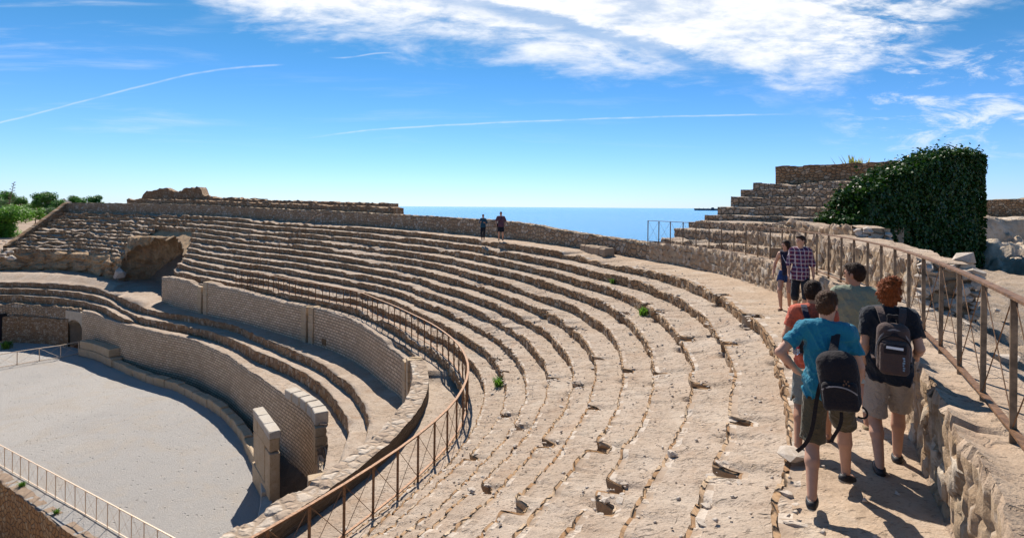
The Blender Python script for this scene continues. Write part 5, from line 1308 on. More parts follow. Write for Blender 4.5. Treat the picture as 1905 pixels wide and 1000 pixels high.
# embedded edge stones of each row: the 100 that show largest as parts, the rest as one part
def edge_stones():
    L = []
    for k in range(0, 12):
        rg = random.Random(100 + k); t = -40.0
        while t < (4 if k < 7 else -4):
            r = float(rk(t, k)); step = rg.uniform(.10, .30)
            if vnoise(np.array([t * .9]), np.array([k * 3.3]), 0, 5)[0] > -.05 and rg.random() < .75:
                me = rg.choice(RK); s = rg.uniform(.07, .24) * (1 if t < -14 else .7); a = rg.uniform(0, 6.28); rr = r + rg.gauss(.05, .04); x, y = P2(t, rr); z = seat_height(t, rr)
                Mx = Matrix.Translation((x, y, z - .035 * s / .2)) @ Matrix.Rotation(a, 4, 'Z') @ Matrix.Rotation(rg.uniform(-.25, .25), 4, 'X') @ Matrix.Diagonal((s, s * .8, s * .5, 1))
                if y > 2.6: L.append((-s / math.hypot(x, y), me, Mx))
            t += math.degrees(step / r)
    for k, lst in NOTCH.items():      # broken stones round the stair-line holes
        rg = random.Random(300 + k)
        for t0 in lst:
            for j in range(6):
                tt = t0 + math.degrees(rg.choice((-1, 1)) * rg.uniform(.14, .34) / 40); rr = float(rk(tt, k)) + rg.uniform(0, .38); x, y = P2(tt, rr); s = rg.uniform(.08, .22); me = rg.choice(RK)
                Mx = Matrix.Translation((x, y, seat_height(tt, rr) - s * .12)) @ Matrix.Rotation(rg.uniform(0, 6), 4, 'Z') @ Matrix.Rotation(rg.uniform(-.5, .5), 4, 'X') @ Matrix.Diagonal((s, s * .8, s * .7, 1))
                if y > 2.6: L.append((-s / math.hypot(x, y), me, Mx))
    L.sort(key=lambda q: q[0]); inv_ = Matrix.Translation((-OX, -OY, 6.6))
    for w, me, Mx in L[:100]:
        o = bpy.data.objects.new('edge_stone', me); C.objects.link(o); o.parent = seating; o.matrix_basis = inv_ @ Mx
    V = []; Fc = []
    for w, me, Mx in L[100:]:
        b = len(V); V += [tuple(Mx @ v.co) for v in me.vertices]; Fc += [tuple(b + i for i in p.vertices) for p in me.polygons]
    tag(mk('edge_stones', V, Fc, M['pale'], seating, inv=True), kind='stuff')
edge_stones()
# gravel: nobody could count it
def gravel():
    rg = np.random.default_rng(4); n = 3000; t = -42 + 42 * rg.random(n); k = rg.random(n) * 11.8 - .6
    r = R_LIP(t) + (R_RAIL(t) - R_LIP(t)) * k / 11; r = np.where(k < 0, R_LIP(t) - k * 1.6, r); x, y = P2(t, r); ok = (np.hypot(x, y) < 26) & (y > 2.5)
    t = t[ok]; r = r[ok]; x = x[ok]; y = y[ok]; n = len(x); z = np.array([seat_height(float(a), float(b)) for a, b in zip(t, r)])
    s = rg.uniform(.008, .026, n) * rg.uniform(.6, 1.5, n)
    base = np.array([(1, 0, 0), (0, 1, 0), (-1, .1, 0), (.1, -1, 0), (.1, .1, .8), (0, 0, -.5)]); F8 = np.array([(0, 1, 4), (1, 2, 4), (2, 3, 4), (3, 0, 4), (1, 0, 5), (2, 1, 5), (3, 2, 5), (0, 3, 5)])
    jit = rg.normal(0, .25, (n, 6, 3)); V = np.stack([x, y, z + .01], -1)[:, None, :] + (base[None] + jit) * s[:, None, None]
    Fc = (np.arange(n) * 6)[:, None, None] + F8[None]
    tag(mk('gravel', V.reshape(-1, 3), Fc.reshape(-1, 3), M['pale']), kind='stuff')
gravel()
M['weed'] = mat_leaf('weed', (0.06, .14, .02), (0.14, .26, .04), .3); M['weed_dry'] = mat_leaf('dry weed', (0.22, .20, .07), (0.34, .32, .12), .3)
def weed(loc, s, label, mat='weed', n=60, name='weed', tall=1.0):
    rg = random.Random(int(loc[0] * 31 + loc[1] * 7)); V = []; Fc = []
    for i in range(n):
        a = rg.uniform(0, 6.28); L = s * rg.uniform(.5, 1.0); lean = rg.uniform(.1, .9) / tall; w = s * .05
        p0 = Vector((rg.gauss(0, s * .15), rg.gauss(0, s * .15), 0)); p1 = p0 + Vector((math.cos(a) * L * lean * .4, math.sin(a) * L * lean * .4, L * .6 * tall)); p2 = p1 + Vector((math.cos(a) * L * lean * .6, math.sin(a) * L * lean * .6, L * .25 * tall))
        sd_ = Vector((-math.sin(a), math.cos(a), 0)) * w; b = len(V); V += [p0 - sd_ * .5, p0 + sd_ * .5, p1 + sd_, p1 - sd_, p2]; Fc += [(b, b + 1, b + 2, b + 3), (b + 3, b + 2, b + 4)]
    o = mk(name, V, Fc, M[mat]); o.location = loc; return tag(o, label, 'weed')
for (u, v, t, s, lb) in ((1202, 585, None, .42, 'bright green weed in the broken row edge right of centre'), (1140, 527, None, .3, 'small green weed on a seat row below the sea view'), (940, 716, None, .42, 'bright green weed at the foot of a seat row near the railing bend')):
    best = None
    for k in range(12):
        for tt in np.arange(-38, 10, .2):
            r = float(rk(tt, k)) - .12; x, y = P2(tt, r); z = float(zk(tt, min(k + 1, 11)))
            d_ = math.hypot(PCX + x / y * FPX - u, PCY - z / y * FPX + ROLL * (x / y * FPX) - v)
            if best is None or d_ < best[0]: best = (d_, x, y, z)
    weed(best[1:], s, lb)
weed((*unproject(345, 492, -6.9), -6.9), 1.0, 'green weed on the rim of the broken vault')
weed((*unproject(12, 648, -14), -14), .9, 'tuft of green weeds at the left edge by the passage wall', n=160)
weed((17.4, 27.4, 1.3), 1.1, 'tall thin yellow green weed standing against the crowning wall', 'weed_dry', 70, tall=1.7)
weed((*unproject(40, 905, ZA), ZA), .35, 'small green weed on the pit edge below the pale railing')
weed((*unproject(105, 955, ZA), ZA), .3, 'second green weed on the pit edge, nearer the frame bottom')
# ------------------------------------------------------------------ people: one continuous surface grown from blended limbs
def srf_nets(f, org, h):
    s = f < 0; nx, ny, nz = f.shape
    c = np.zeros((nx - 1, ny - 1, nz - 1), np.int8)
    for dx in (0, 1):
        for dy in (0, 1):
            for dz in (0, 1): c += s[dx:nx - 1 + dx, dy:ny - 1 + dy, dz:nz - 1 + dz]
    act = (c > 0) & (c < 8); I, J, K = np.nonzero(act); n = len(I)
    if n == 0: return np.zeros((0, 3)), np.zeros((0, 4), int)
    idx = np.full(act.shape, -1, np.int64); idx[I, J, K] = np.arange(n)
    acc = np.zeros((n, 3)); cnt = np.zeros(n)
    cor = [(a, b, d) for a in (0, 1) for b in (0, 1) for d in (0, 1)]
    for a in cor:
        for ax in range(3):
            if a[ax] == 1: continue
            b = list(a); b[ax] = 1
            fa = f[I + a[0], J + a[1], K + a[2]]; fb = f[I + b[0], J + b[1], K + b[2]]; m = (fa < 0) != (fb < 0)
            t = np.where(m, fa / np.where(m, fa - fb, 1), 0)
            p = np.stack([np.full(n, float(a[0])), np.full(n, float(a[1])), np.full(n, float(a[2]))], -1); p[:, ax] += t
            acc[m] += p[m]; cnt[m] += 1
    V = (np.stack([I, J, K], -1) + acc / cnt[:, None]) * h + org
    Q = []
    for ax in range(3):
        sl0 = [slice(None)] * 3; sl1 = [slice(None)] * 3; sl0[ax] = slice(0, -1); sl1[ax] = slice(1, None)
        for flip in (0, 1):
            A = s[tuple(sl0)]; B = s[tuple(sl1)]; e = (A & ~B) if flip == 0 else (~A & B)
            i, j, k = np.nonzero(e); o1, o2 = [(1, 2), (2, 0), (0, 1)][ax]
            P = np.stack([i, j, k], -1); ok = (P[:, o1] > 0) & (P[:, o2] > 0) & (P[:, o1] < f.shape[o1] - 1) & (P[:, o2] < f.shape[o2] - 1); P = P[ok]
            def g(d1, d2):
                q = P.copy(); q[:, o1] -= d1; q[:, o2] -= d2; return idx[q[:, 0], q[:, 1], q[:, 2]]
            q = np.stack([g(1, 1), g(0, 1), g(0, 0), g(1, 0)], -1)
            if flip: q = q[:, ::-1]
            Q.append(q)
    Q = np.concatenate(Q); return V, Q[(Q >= 0).all(1)]

class SDF:
    """round cones and ellipsoids blended into one surface"""
    def __init__(s): s.p = []
    def cone(s, a, b, ra, rb=None, k=.02, cut=None): s.p.append(('c', np.array(a, float), np.array(b, float), ra, ra if rb is None else rb, k, cut)); return s
    def ell(s, c, r, k=.02, R=None, cut=None): s.p.append(('e', np.array(c, float), np.array(r, float), R, None, k, cut)); return s
    def box(s, c, r, rd, k=.01, R=None, cut=None): s.p.append(('b', np.array(c, float), np.array(r, float), R, rd, k, cut)); return s
    def sub(s, a, b, ra, rb): s.p.append(('-', np.array(a, float), np.array(b, float), ra, rb, 0, None)); return s
    def mesh(s, h, cuts=(), noise=None):
        lo = np.full(3, 9.); hi = np.full(3, -9.)
        for q in s.p:
            if q[0] == '-': continue
            if q[0] == 'c': pts = [q[1] - q[3], q[1] + q[3], q[2] - q[4], q[2] + q[4]]
            else: m = np.linalg.norm(q[2]) if q[3] is not None else q[2]; pts = [q[1] - m, q[1] + m]
            lo = np.minimum(lo, np.min(pts, 0)); hi = np.maximum(hi, np.max(pts, 0))
        lo -= .04 + 2 * h; hi += .04 + 2 * h; n = np.ceil((hi - lo) / h).astype(int) + 1
        F = np.full(n, .08, np.float32); ax = [lo[i] + np.arange(n[i]) * h for i in range(3)]
        for q in s.p:
            if q[0] in 'c-': b0 = np.minimum(q[1] - q[3], q[2] - q[4]); b1 = np.maximum(q[1] + q[3], q[2] + q[4])
            else: m = np.linalg.norm(q[2]) if q[3] is not None else q[2]; b0 = q[1] - m; b1 = q[1] + m
            mg = max(q[5] * 1.2, .02) + h; i0 = np.maximum(((b0 - mg - lo) / h).astype(int), 0); i1 = np.minimum(((b1 + mg - lo) / h).astype(int) + 2, n)
            sl = tuple(slice(i0[i], i1[i]) for i in range(3)); X, Y, Z = np.meshgrid(*[ax[i][sl[i]] for i in range(3)], indexing='ij', sparse=True)
            if q[0] in 'c-':
                a, b = q[1], q[2]; d = b - a; L2 = d @ d; px, py, pz = X - a[0], Y - a[1], Z - a[2]
                t = np.clip((px * d[0] + py * d[1] + pz * d[2]) / max(L2, 1e-9), 0, 1)
                D = np.sqrt((px - t * d[0]) ** 2 + (py - t * d[1]) ** 2 + (pz - t * d[2]) ** 2) - (q[3] + (q[4] - q[3]) * t)
            else:
                px, py, pz = X - q[1][0], Y - q[1][1], Z - q[1][2]
                if q[3] is not None:
                    R = np.array(q[3].inverted()); px, py, pz = [R[i][0] * px + R[i][1] * py + R[i][2] * pz for i in range(3)]
                r = q[2]
                if q[0] == 'e':
                    k0 = np.sqrt((px / r[0]) ** 2 + (py / r[1]) ** 2 + (pz / r[2]) ** 2); k1 = np.sqrt((px / r[0] ** 2) ** 2 + (py / r[1] ** 2) ** 2 + (pz / r[2] ** 2) ** 2)
                    D = k0 * (k0 - 1) / np.maximum(k1, 1e-6)
                else:
                    rd = q[4]; ax_, ay_, az_ = np.abs(px) - r[0] + rd, np.abs(py) - r[1] + rd, np.abs(pz) - r[2] + rd
                    D = np.sqrt(np.maximum(ax_, 0) ** 2 + np.maximum(ay_, 0) ** 2 + np.maximum(az_, 0) ** 2) + np.minimum(np.maximum(ax_, np.maximum(ay_, az_)), 0) - rd
            if q[6] is not None:
                for pt, nn in q[6]: D = np.maximum(D, (X - pt[0]) * nn[0] + (Y - pt[1]) * nn[1] + (Z - pt[2]) * nn[2])
            G = F[sl]
            if q[0] == '-': F[sl] = np.maximum(G, -D)
            else:
                k = max(q[5], 1e-4); hh = np.clip(.5 + .5 * (G - D) / k, 0, 1); F[sl] = G * (1 - hh) + D * hh - k * hh * (1 - hh)
        X, Y, Z = np.meshgrid(*ax, indexing='ij', sparse=True)
        for pt, nn in cuts: F = np.maximum(F, (X - pt[0]) * nn[0] + (Y - pt[1]) * nn[1] + (Z - pt[2]) * nn[2])
        if noise is not None:
            I, J, K = np.nonzero(np.abs(F) < .03); F[I, J, K] += noise(ax[0][I], ax[1][J], ax[2][K])
        return srf_nets(F, lo, h)
    def build(s, name, mat, parent, h, cuts=(), noise=None, post=None):
        V, Q = s.mesh(h, cuts, noise)
        if post is not None: V = post(V)
        return mk(name, V, Q, mat, parent, True)

M['skin'] = mat_plain('skin', (0.50, 0.28, 0.19), .55, 0, .08, 9, .35); M['skin_tan'] = mat_plain('tanned skin', (0.40, 0.20, 0.12), .55, 0, .08, 9, .35)
def hairmat(n, c):
    m, N, b = new_mat(n); co = objco(N); mp = N.node('ShaderNodeMapping'); N.l.new(co, mp.inputs[0]); mp.inputs['Scale'].default_value = (90, 90, 22)
    f = N.noise(mp.outputs[0], 1.0, 4, .6, .6); N.l.new(N.mix(f, C4(c, .35), C4(c, 1.5)), b.inputs['Base Color']); b.inputs['Roughness'].default_value = .55; b.inputs['Specular IOR Level'].default_value = .15; bump(N, b, f, .012, 1.0); return m
M['hair_brown'] = hairmat('brown hair', (.085, .040, .020)); M['hair_dark'] = hairmat('dark hair', (.040, .019, .011)); M['hair_red'] = hairmat('red hair', (.29, .075, .02))
def cloth(n, c, var=.12, sc=7, bmp=.012, sheen=.15):
    m, N, b = new_mat(n); co = objco(N); f = N.noise(co, sc, 4, .55, .6); w = N.noise(co, 160, 2, .6)
    N.l.new(N.mix(f, C4(c, 1 - var), C4(c, 1 + var)), b.inputs['Base Color']); b.inputs['Roughness'].default_value = .88; b.inputs['Sheen Weight'].default_value = sheen
    f2 = N.noise(co, sc * 2.6, 3, .5, 1.4)
    bump(N, b, N.math('MULTIPLY_ADD', w, .05, N.math('MULTIPLY_ADD', f2, .5, f)), bmp * 2.2, 1.0); return m
M['teal'] = cloth('teal cotton', (0.012, .175, .26)); M['black'] = cloth('black cotton', (.012, .015, .022)); M['olive'] = cloth('olive shorts', (.085, .070, .042)); M['beige'] = cloth('beige shorts', (.36, .31, .27))
M['orange'] = cloth('orange cotton', (.52, .105, .055)); M['greyteal'] = cloth('grey green cotton', (.22, .25, .175)); M['greyshort'] = cloth('grey shorts', (.19, .20, .18)); M['bluegrey'] = cloth('blue grey shorts', (.28, .36, .42))
M['navy'] = cloth('navy cotton', (.014, .014, .035)); M['denim'] = cloth('blue denim', (.025, .06, .17)); M['mauve'] = cloth('mauve shirt', (.11, .05, .07)); M['jacket'] = cloth('petrol jacket', (.012, .06, .10))
M['shoe'] = mat_plain('dark shoe', (.018, .017, .02), .55, 0, .3, 20, .4); M['sole'] = mat_plain('shoe sole', (.30, .28, .25), .7); M['leather'] = mat_plain('brown leather', (.10, .055, .035), .6); M['tanshoe'] = mat_plain('tan shoe', (.22, .16, .09), .8)
M['pack_black'] = cloth('black nylon', (.014, .011, .013), .3, 12, .006, .1); M['pack_brown'] = cloth('grey brown nylon', (.085, .055, .048), .2, 12, .006, .1); M['pack_dark'] = cloth('dark nylon', (.022, .017, .02), .2, 12, .006, .1)
M['white'] = mat_plain('white paper', (.8, .8, .82), .7, var=.03); M['trim'] = mat_plain('grey trim', (.22, .21, .22), .5); M['steelblue'] = mat_plain('pale blue print', (.22, .32, .42), .7); M['eye'] = mat_plain('dark eye', (.02, .012, .01), .2, spec=.6)
M['lips'] = mat_plain('lips', (.38, .14, .11), .5)
def mat_plaid():
    m, N, b = new_mat('plaid shirt'); co = objco(N); sp = N.node('ShaderNodeSeparateXYZ'); N.l.new(co, sp.inputs[0])
    def st(s, f, ph, w0): return N.math('GREATER_THAN', N.math('SINE', N.math('MULTIPLY_ADD', s, f, ph)), w0)
    u = N.math('ADD', sp.outputs[0], N.math('MULTIPLY', sp.outputs[1], .7)); base = (.16, .03, .055, 1)
    c = N.mix(N.math('MULTIPLY', st(u, 70, .4, .2), .55), base, (.035, .03, .10, 1)); c = N.mix(N.math('MULTIPLY', st(sp.outputs[2], 70, 0, .2), .5), c, (.035, .03, .10, 1))
    c = N.mix(N.math('MULTIPLY', st(u, 70, 2.4, .86), .75), c, (.55, .50, .52, 1)); c = N.mix(N.math('MULTIPLY', st(sp.outputs[2], 70, 2.0, .86), .75), c, (.55, .50, .52, 1))
    N.l.new(c, b.inputs['Base Color']); b.inputs['Roughness'].default_value = .9; return m
M['plaid'] = mat_plaid()

def v3(*a): return np.array(a, float)
def unit(a): return a / max(np.linalg.norm(a), 1e-9)
def hand(S, w, d, pn, side, curl=.5, sc=1.0):
    """palm, four bent fingers and a thumb; d forearm direction, pn palm normal, side +1 thumb side vector"""
    d = unit(d); pn = unit(pn - d * (pn @ d)); t = unit(np.cross(d, pn)) * side     # towards the thumb
    Rm = Matrix((Vector(t), Vector(pn), Vector(d))).transposed()
    S.cone(w - d * .02, w + d * .03, .026 * sc, .026 * sc, .015); S.box(w + d * .062 * sc, (.040 * sc, .014 * sc, .048 * sc), .013 * sc, .012, Rm)
    for i, (o, L, r) in enumerate(((.029, .074, .0085), (.010, .082, .009), (-.010, .077, .0085), (-.029, .062, .0075))):
        p = w + d * .100 * sc + t * o * sc; a = curl * .45 + .1 + .06 * i; L *= sc
        for seg, fr in ((0, .45), (1, .30), (2, .25)):
            dd = d * math.cos(a) + pn * math.sin(a) + t * o * 1.2; q = p + unit(dd) * L * fr; S.cone(p, q, r * sc * (1 - .06 * seg), r * sc * (.94 - .06 * seg), .004); p = q; a += curl * .75
    p = w + d * .030 * sc + t * .030 * sc; q = p + unit(d * .75 + t * .55 + pn * .3) * .042 * sc; S.cone(p, q, .013 * sc, .0105 * sc, .008); S.cone(q, q + unit(d * .95 + t * .1 + pn * .4) * .030 * sc, .010 * sc, .0085 * sc, .004)

def person(cfg):
    H = cfg['H'] / 1.78; h = cfg.get('h', .010); W = cfg.get('w', 1.0); x, y = cfg['pos']; z = cfg['z']
    root = thing('person', cfg['label'], 'person', (x, y, z), -rad(cfg['az']))
    fem = cfg.get('fem', False); g = cfg.get
    lean = v3(*g('lean', (0, 0))); hipz = g('hipz', .915)
    pel = v3(0, 0, hipz); chest = v3(lean[0] * .5, lean[1] * .5, 1.27); neck = v3(lean[0], lean[1], 1.475); tw = rad(g('twist', 0))
    sw = (.158 if fem else .182) * W
    shd = {s: neck + v3(math.cos(tw) * s * sw, math.sin(tw) * s * sw, -.045 + g('shrug', {}).get(s, 0)) for s in (-1, 1)}
    head = neck + v3(g('hx', 0), .015 + g('hy', 0), .175); hy_ = rad(g('hyaw', 0)); hp = rad(g('hpitch', 0))
    HR = Matrix.Rotation(-hy_, 3, 'Z') @ Matrix.Rotation(-hp, 3, 'X')
    hv = lambda a, b, c: head + np.array(HR @ Vector((a, b, c)))
    B = SDF()
    # trunk
    B.ell(pel + v3(0, -.005, .02), (.155 * W, .105 * W, .13), .03); B.ell((pel + chest) / 2 + v3(0, 0, 0), ((.118 if fem else .132) * W, .09 * W, .2), .05); B.ell(chest, ((.14 if fem else .158) * W, .105 * W, .19), .05)
    B.cone(shd[-1] * .75 + neck * .25 + v3(0, 0, -.03), shd[1] * .75 + neck * .25 + v3(0, 0, -.03), .07, .07, .05)
    B.cone(neck - v3(0, 0, .05), head - v3(0, .015, .07), .062 * W, .054, .025)
    # head with face
    B.ell(head + v3(0, 0, .012), (.074, .094, .104), .01, HR); B.ell(hv(0, .022, -.062), (.052, .062, .055), .035, HR)
    B.cone(hv(0, .086, .012), hv(0, .104, -.026), .008, .014, .012)
    for s in (-1, 1):
        B.ell(hv(s * .076, -.008, -.008), (.010, .020, .032), .006, HR); B.ell(hv(s * .030, .084, .028), (.022, .012, .007), .012, HR)
    B.ell(hv(0, .082, -.058), (.024, .014, .010), .01, HR); B.ell(hv(0, .078, -.094), (.020, .018, .016), .02, HR)
    legs = {}; arms = {}
    for s, key in ((-1, 'L'), (1, 'R')):
        hip = pel + v3(s * .088, 0, -.03); fx, fy, fz = cfg['foot' + key][:3]; toe = rad(g('toe' + key, 6 * s)); heel = g('heel' + key, 0.0)
        fd = v3(math.sin(toe), math.cos(toe), 0); ank = v3(fx, fy, .085 + fz) + v3(0, 0, heel)
        d = ank - hip; L = np.linalg.norm(d); l1, l2 = .435, .425
        if L > l1 + l2 - .003: l1 *= (L + .003) / (l1 + l2); l2 = L + .003 - l1
        a = (l1 * l1 - l2 * l2 + L * L) / (2 * L); hh = math.sqrt(max(l1 * l1 - a * a, 1e-6)); u = d / L; fw = v3(.12 * s, 1, 0); fw = unit(fw - u * (fw @ u)); kn = hip + u * a + fw * hh
        legs[s] = (hip, kn, ank, fd, heel)
        B.cone(hip, kn, .085 * W, .056, .03); B.cone(kn, kn + (ank - kn) * .35 - fw * .012, .054, .058 * (.93 if fem else 1), .02); B.cone(kn + (ank - kn) * .35 - fw * .012, ank, .052, .036, .02)
        pit = math.atan2(heel, .16); f2 = fd * math.cos(pit) - v3(0, 0, 1) * math.sin(pit)
        B.cone(ank - fd * .03 - v3(0, 0, .045), ank + f2 * .13 - v3(0, 0, .05), .032, .028, .015)
        el, wr = [v3(*q) for q in cfg['arm' + key]]; sh = shd[s]; el = sh + el; wr = el + wr
        arms[s] = (sh, el, wr)
        B.cone(sh, el, .050 * W, .039, .03); B.cone(el, el * .65 + wr * .35, .038, .038, .02); B.cone(el * .65 + wr * .35, wr, .037, .025, .02)
        hd = g('hand' + key)
        hdir = v3(*hd[0]) if hd else (wr - el); pn = v3(*hd[1]) if hd else v3(-s, 0, 0)
        tv = np.cross(unit(hdir), pn); side = 1 if tv @ (v3(*hd[2]) if hd else v3(0, 1, 0)) > 0 else -1
        hand(B, wr, hdir, pn, side, g('curl', .6))
    B.build('body', M[g('skin', 'skin')], root, h)
    # hair
    hs = g('hair_style', 'short'); Hh = SDF(); nz = lambda a, b, c: fbm(a * 38, b * 38, c * 30, 3, 3) * g('hair_rough', .012)
    cz = HR @ Vector((0, .35, -1)); 
    if hs == 'short':
        Hh.ell(hv(0, -.012, .030), (.080, .098, .102), .01, HR); Hh.ell(hv(0, -.045, -.005), (.072, .062, .085), .02, HR); Hh.ell(hv(0, .045, .095), (.058, .05, .035), .02, HR)
        cuts = [(hv(0, .058, .05), np.array(HR @ Vector((0, .75, -.66)))), (hv(0, -.03, -.075), np.array(HR @ Vector((0, .25, -1)))), ]
    elif hs == 'bushy':
        Hh.ell(hv(0, -.012, .030), (.086, .103, .103), .01, HR); Hh.ell(hv(0, -.045, -.045), (.080, .066, .080), .02, HR); Hh.ell(hv(.03, -.02, .10), (.06, .07, .045), .02, HR)
        for s in (-1, 1): Hh.ell(hv(s * .062, -.01, -.02), (.035, .05, .06), .02, HR)
        cuts = [(hv(0, .062, .05), np.array(HR @ Vector((0, .75, -.66)))), (hv(0, 0, -.115), np.array(HR @ Vector((0, 0, -1))))]
    else:      # chin-length to shoulder-length
        Hh.ell(hv(0, -.014, .032), (.090, .108, .106), .01, HR); Hh.ell(hv(0, -.055, -.06), (.085, .060, .13), .03, HR)
        for s in (-1, 1): Hh.ell(hv(s * .072, -.01, -.055), (.022, .045, .095), .02, HR)
        cuts = [(hv(0, .070, .045), np.array(HR @ Vector((0, .85, -.5))))]
        cuts = [(hv(0, .052, .0), np.array(HR @ Vector((0, 1, -.25))))]
    V, Q = Hh.mesh(max(h * .8, .006), cuts, nz)
    if h < .011:      # locks standing off the hair's surface
        rg = np.random.default_rng(int(x * 100)); m = 3800 if hs == 'bushy' else 2400; i = rg.integers(0, len(V), m); c0 = np.array(hv(0, -.01, .0)); nn = V[i] - c0; nn /= np.linalg.norm(nn, axis=1)[:, None]
        crown = np.array(hv(0, -.06, .11)); fl = V[i] - crown; fl /= np.linalg.norm(fl, axis=1)[:, None] + 1e-6; fl = fl - nn * (fl * nn).sum(1)[:, None]; fl /= np.linalg.norm(fl, axis=1)[:, None] + 1e-6
        dd = fl + rg.normal(0, .45 if hs == 'bushy' else .3, (m, 3)) + nn * (.55 if hs == 'bushy' else .35); dd /= np.linalg.norm(dd, axis=1)[:, None]
        L = rg.uniform(.010, .028 if hs == 'bushy' else .018, m)[:, None]; sd_ = np.cross(dd, nn); sd_ /= np.linalg.norm(sd_, axis=1)[:, None] + 1e-6; p = V[i] - nn * .003
        ok = (dd @ np.array([0, 0, 1.0]) > -2)
        W3 = np.stack([p - sd_ * .0022, p + sd_ * .0022, p + dd * L * .6 + sd_ * .0015 + nn * .002, p + dd * L], 1).reshape(-1, 3); Q = np.concatenate([Q, np.arange(m * 4).reshape(m, 4) + len(V)]); V = np.concatenate([V, W3])
    mk('hair', V, Q, M[cfg['hair']], root, True)
    for s in (-1, 1):
        e = SDF().ell(hv(s * .031, .088, .008), (.013, .007, .007), .001, HR); V, Q = e.mesh(.003); mk('eye', V, Q, M['eye'], root, True)
    # upper garment
    T = SDF(); top = cfg['top']; inf = g('loose', .016); sl = top.get('sleeve', .55); hem = top.get('hem', .86)
    T.ell(pel + v3(0, 0, .03), ((.155 * W + inf), .112 * W + inf, .16), .03); T.ell((pel + chest) / 2, (.150 * W + inf, .100 * W + inf, .24), .06); T.ell(chest, (.160 * W + inf, .110 * W + inf, .20), .05)
    T.cone(v3(0, 0, hem - .01) + v3(0, .0, 0), (pel + chest) / 2, .10 * W + inf, .105, .06)
    T.box(v3(0, 0, (hem + 1.02) / 2), (.150 * W + inf, .105 * W + inf, (1.08 - hem) / 2 + .03), .07, .06)
    T.cone(shd[-1] * .8 + neck * .2 + v3(0, 0, -.024), shd[1] * .8 + neck * .2 + v3(0, 0, -.024), .082, .082, .04); T.cone(shd[-1] * .55 + neck * .45 + v3(0, -.01, .0), shd[1] * .55 + neck * .45 + v3(0, -.01, .0), .062, .062, .05)
    T.cone(neck - v3(0, 0, .06), neck + v3(0, -.008, .012), .085, .064, .03)
    for s in (-1, 1):
        sh, el, wr = arms[s]
        if sl > 0:
            if sl <= 1: e = sh + (el - sh) * sl; d = unit(el - sh); T.cone(sh, sh + (el - sh) * (sl + .1), .066 * W, .066 * W, .035, [(e, d)]); 
            else: T.cone(sh, el, .064 * W, .052, .03); e = el + (wr - el) * (sl - 1); d = unit(wr - el); T.cone(el, wr, .052, .040, .02, [(e, d)])
    for s in (-1, 1):
        sh, el, wr = arms[s]
        if 0 < sl <= 1: T.sub(sh + (el - sh) * (sl - .05), sh + (el - sh) * (sl + .3), .042 * W, .058 * W)
    T.sub(v3(0, 0, hem - .08), v3(0, 0, hem + .005), .125, .12)
    cuts = [(v3(0, 0, hem), v3(0, .05, -1)), (neck + v3(0, .03, .022), v3(0, .5, .9) if not top.get('tank') else v3(0, .4, .9))]
    if top.get('tank'): cuts += [(shd[s] + v3(-s * .025, 0, 0), v3(s, 0, -.15)) for s in (-1, 1)]
    amp = top.get('fold', .008) * 1.4
    fold = lambda a, b, c: (fbm(a * 9 + c * 4, b * 9, c * 5, 5, 3) * amp + (1 - np.abs(np.sin(c * 17 + a * 9 + fbm(a * 5, b * 5, c * 3, 9, 2) * 6))) * -amp * 1.1 * sstep(c, 1.35, 1.0) - (1 - np.abs(vnoise(a * 16 + c * 8, b * 12, c * 9, 19))) ** 4 * amp * .7).astype(np.float32)
    T.build(top['name'], M[top['mat']], root, h, cuts, fold)
    # lower garment
    bt = cfg['bottom']; L_ = SDF(); end = bt.get('len', .9); fl = bt.get('flare', .022)
    L_.ell(pel + v3(0, -.004, .03), (.155 * W + .012, .115 * W + .010, .14), .03)
    for s in (-1, 1):
        hip, kn, ank, fd, heel = legs[s]; r0 = .098 * W
        if end <= 1: e = hip + (kn - hip) * end; d = unit(kn - hip); L_.cone(hip, hip + (kn - hip) * (end + .12), r0, .060 + fl, .03, [(e, d)]); L_.sub(hip + (kn - hip) * (end - .12), hip + (kn - hip) * (end + .4), .045 + fl, .052 + fl)
        else: L_.cone(hip, kn, r0, .060 + fl, .03); e = kn + (ank - kn) * (end - 1); d = unit(ank - kn); L_.cone(kn, ank, .058 + fl, .046 + fl, .02, [(e, d)])
    L_.build(bt['name'], M[bt['mat']], root, h, [(v3(0, 0, 1.0), v3(0, 0, 1))], lambda a, b, c: (fbm(a * 10, b * 10, c * 6, 7, 3) * .012 - (1 - np.abs(vnoise(a * 14, b * 12, c * 9, 29))) ** 4 * .008).astype(np.float32))
    # shoes
    for s in (-1, 1):
        hip, kn, ank, fd, heel = legs[s]; pit = math.atan2(heel, .16) ; f2 = fd * math.cos(pit) - v3(0, 0, 1) * math.sin(pit); up = np.cross(v3(fd[1], -fd[0], 0), f2); up = up if up[2] > 0 else -up
        S = SDF(); base = ank - up * .055; S.cone(base - f2 * .045, base + f2 * .05, .040, .040, .02); S.cone(base + f2 * .05, base + f2 * .165 - up * .006, .043, .032, .03); 
        if not g('sandal'): S.cone(base, ank + v3(0, 0, .0), .040, .043, .03)
        sole = base - up * .012
        S.build('shoe', M[g('shoe', 'shoe')], root, max(h * .75, .006), [(sole - up * .012, -up)] + ([(ank - up * .02, up)] if not g('sandal') else [(base - up * .008, up)]))
        S2 = SDF(); S2.cone(base - f2 * .048, base + f2 * .05, .043, .043, .01); S2.cone(base + f2 * .05, base + f2 * .168, .046, .036, .02); 
        sh_ = root.children[-1]; S2.build('sole', M[g('solem', 'sole')], sh_, max(h * .75, .006), [(sole - up * .006, up), (sole - up * .030, -up)])
    root.scale = (H, H, H)
    return root, dict(neck=neck, sh=shd, chest=chest, pel=pel, head=head, arms=arms, H=H)

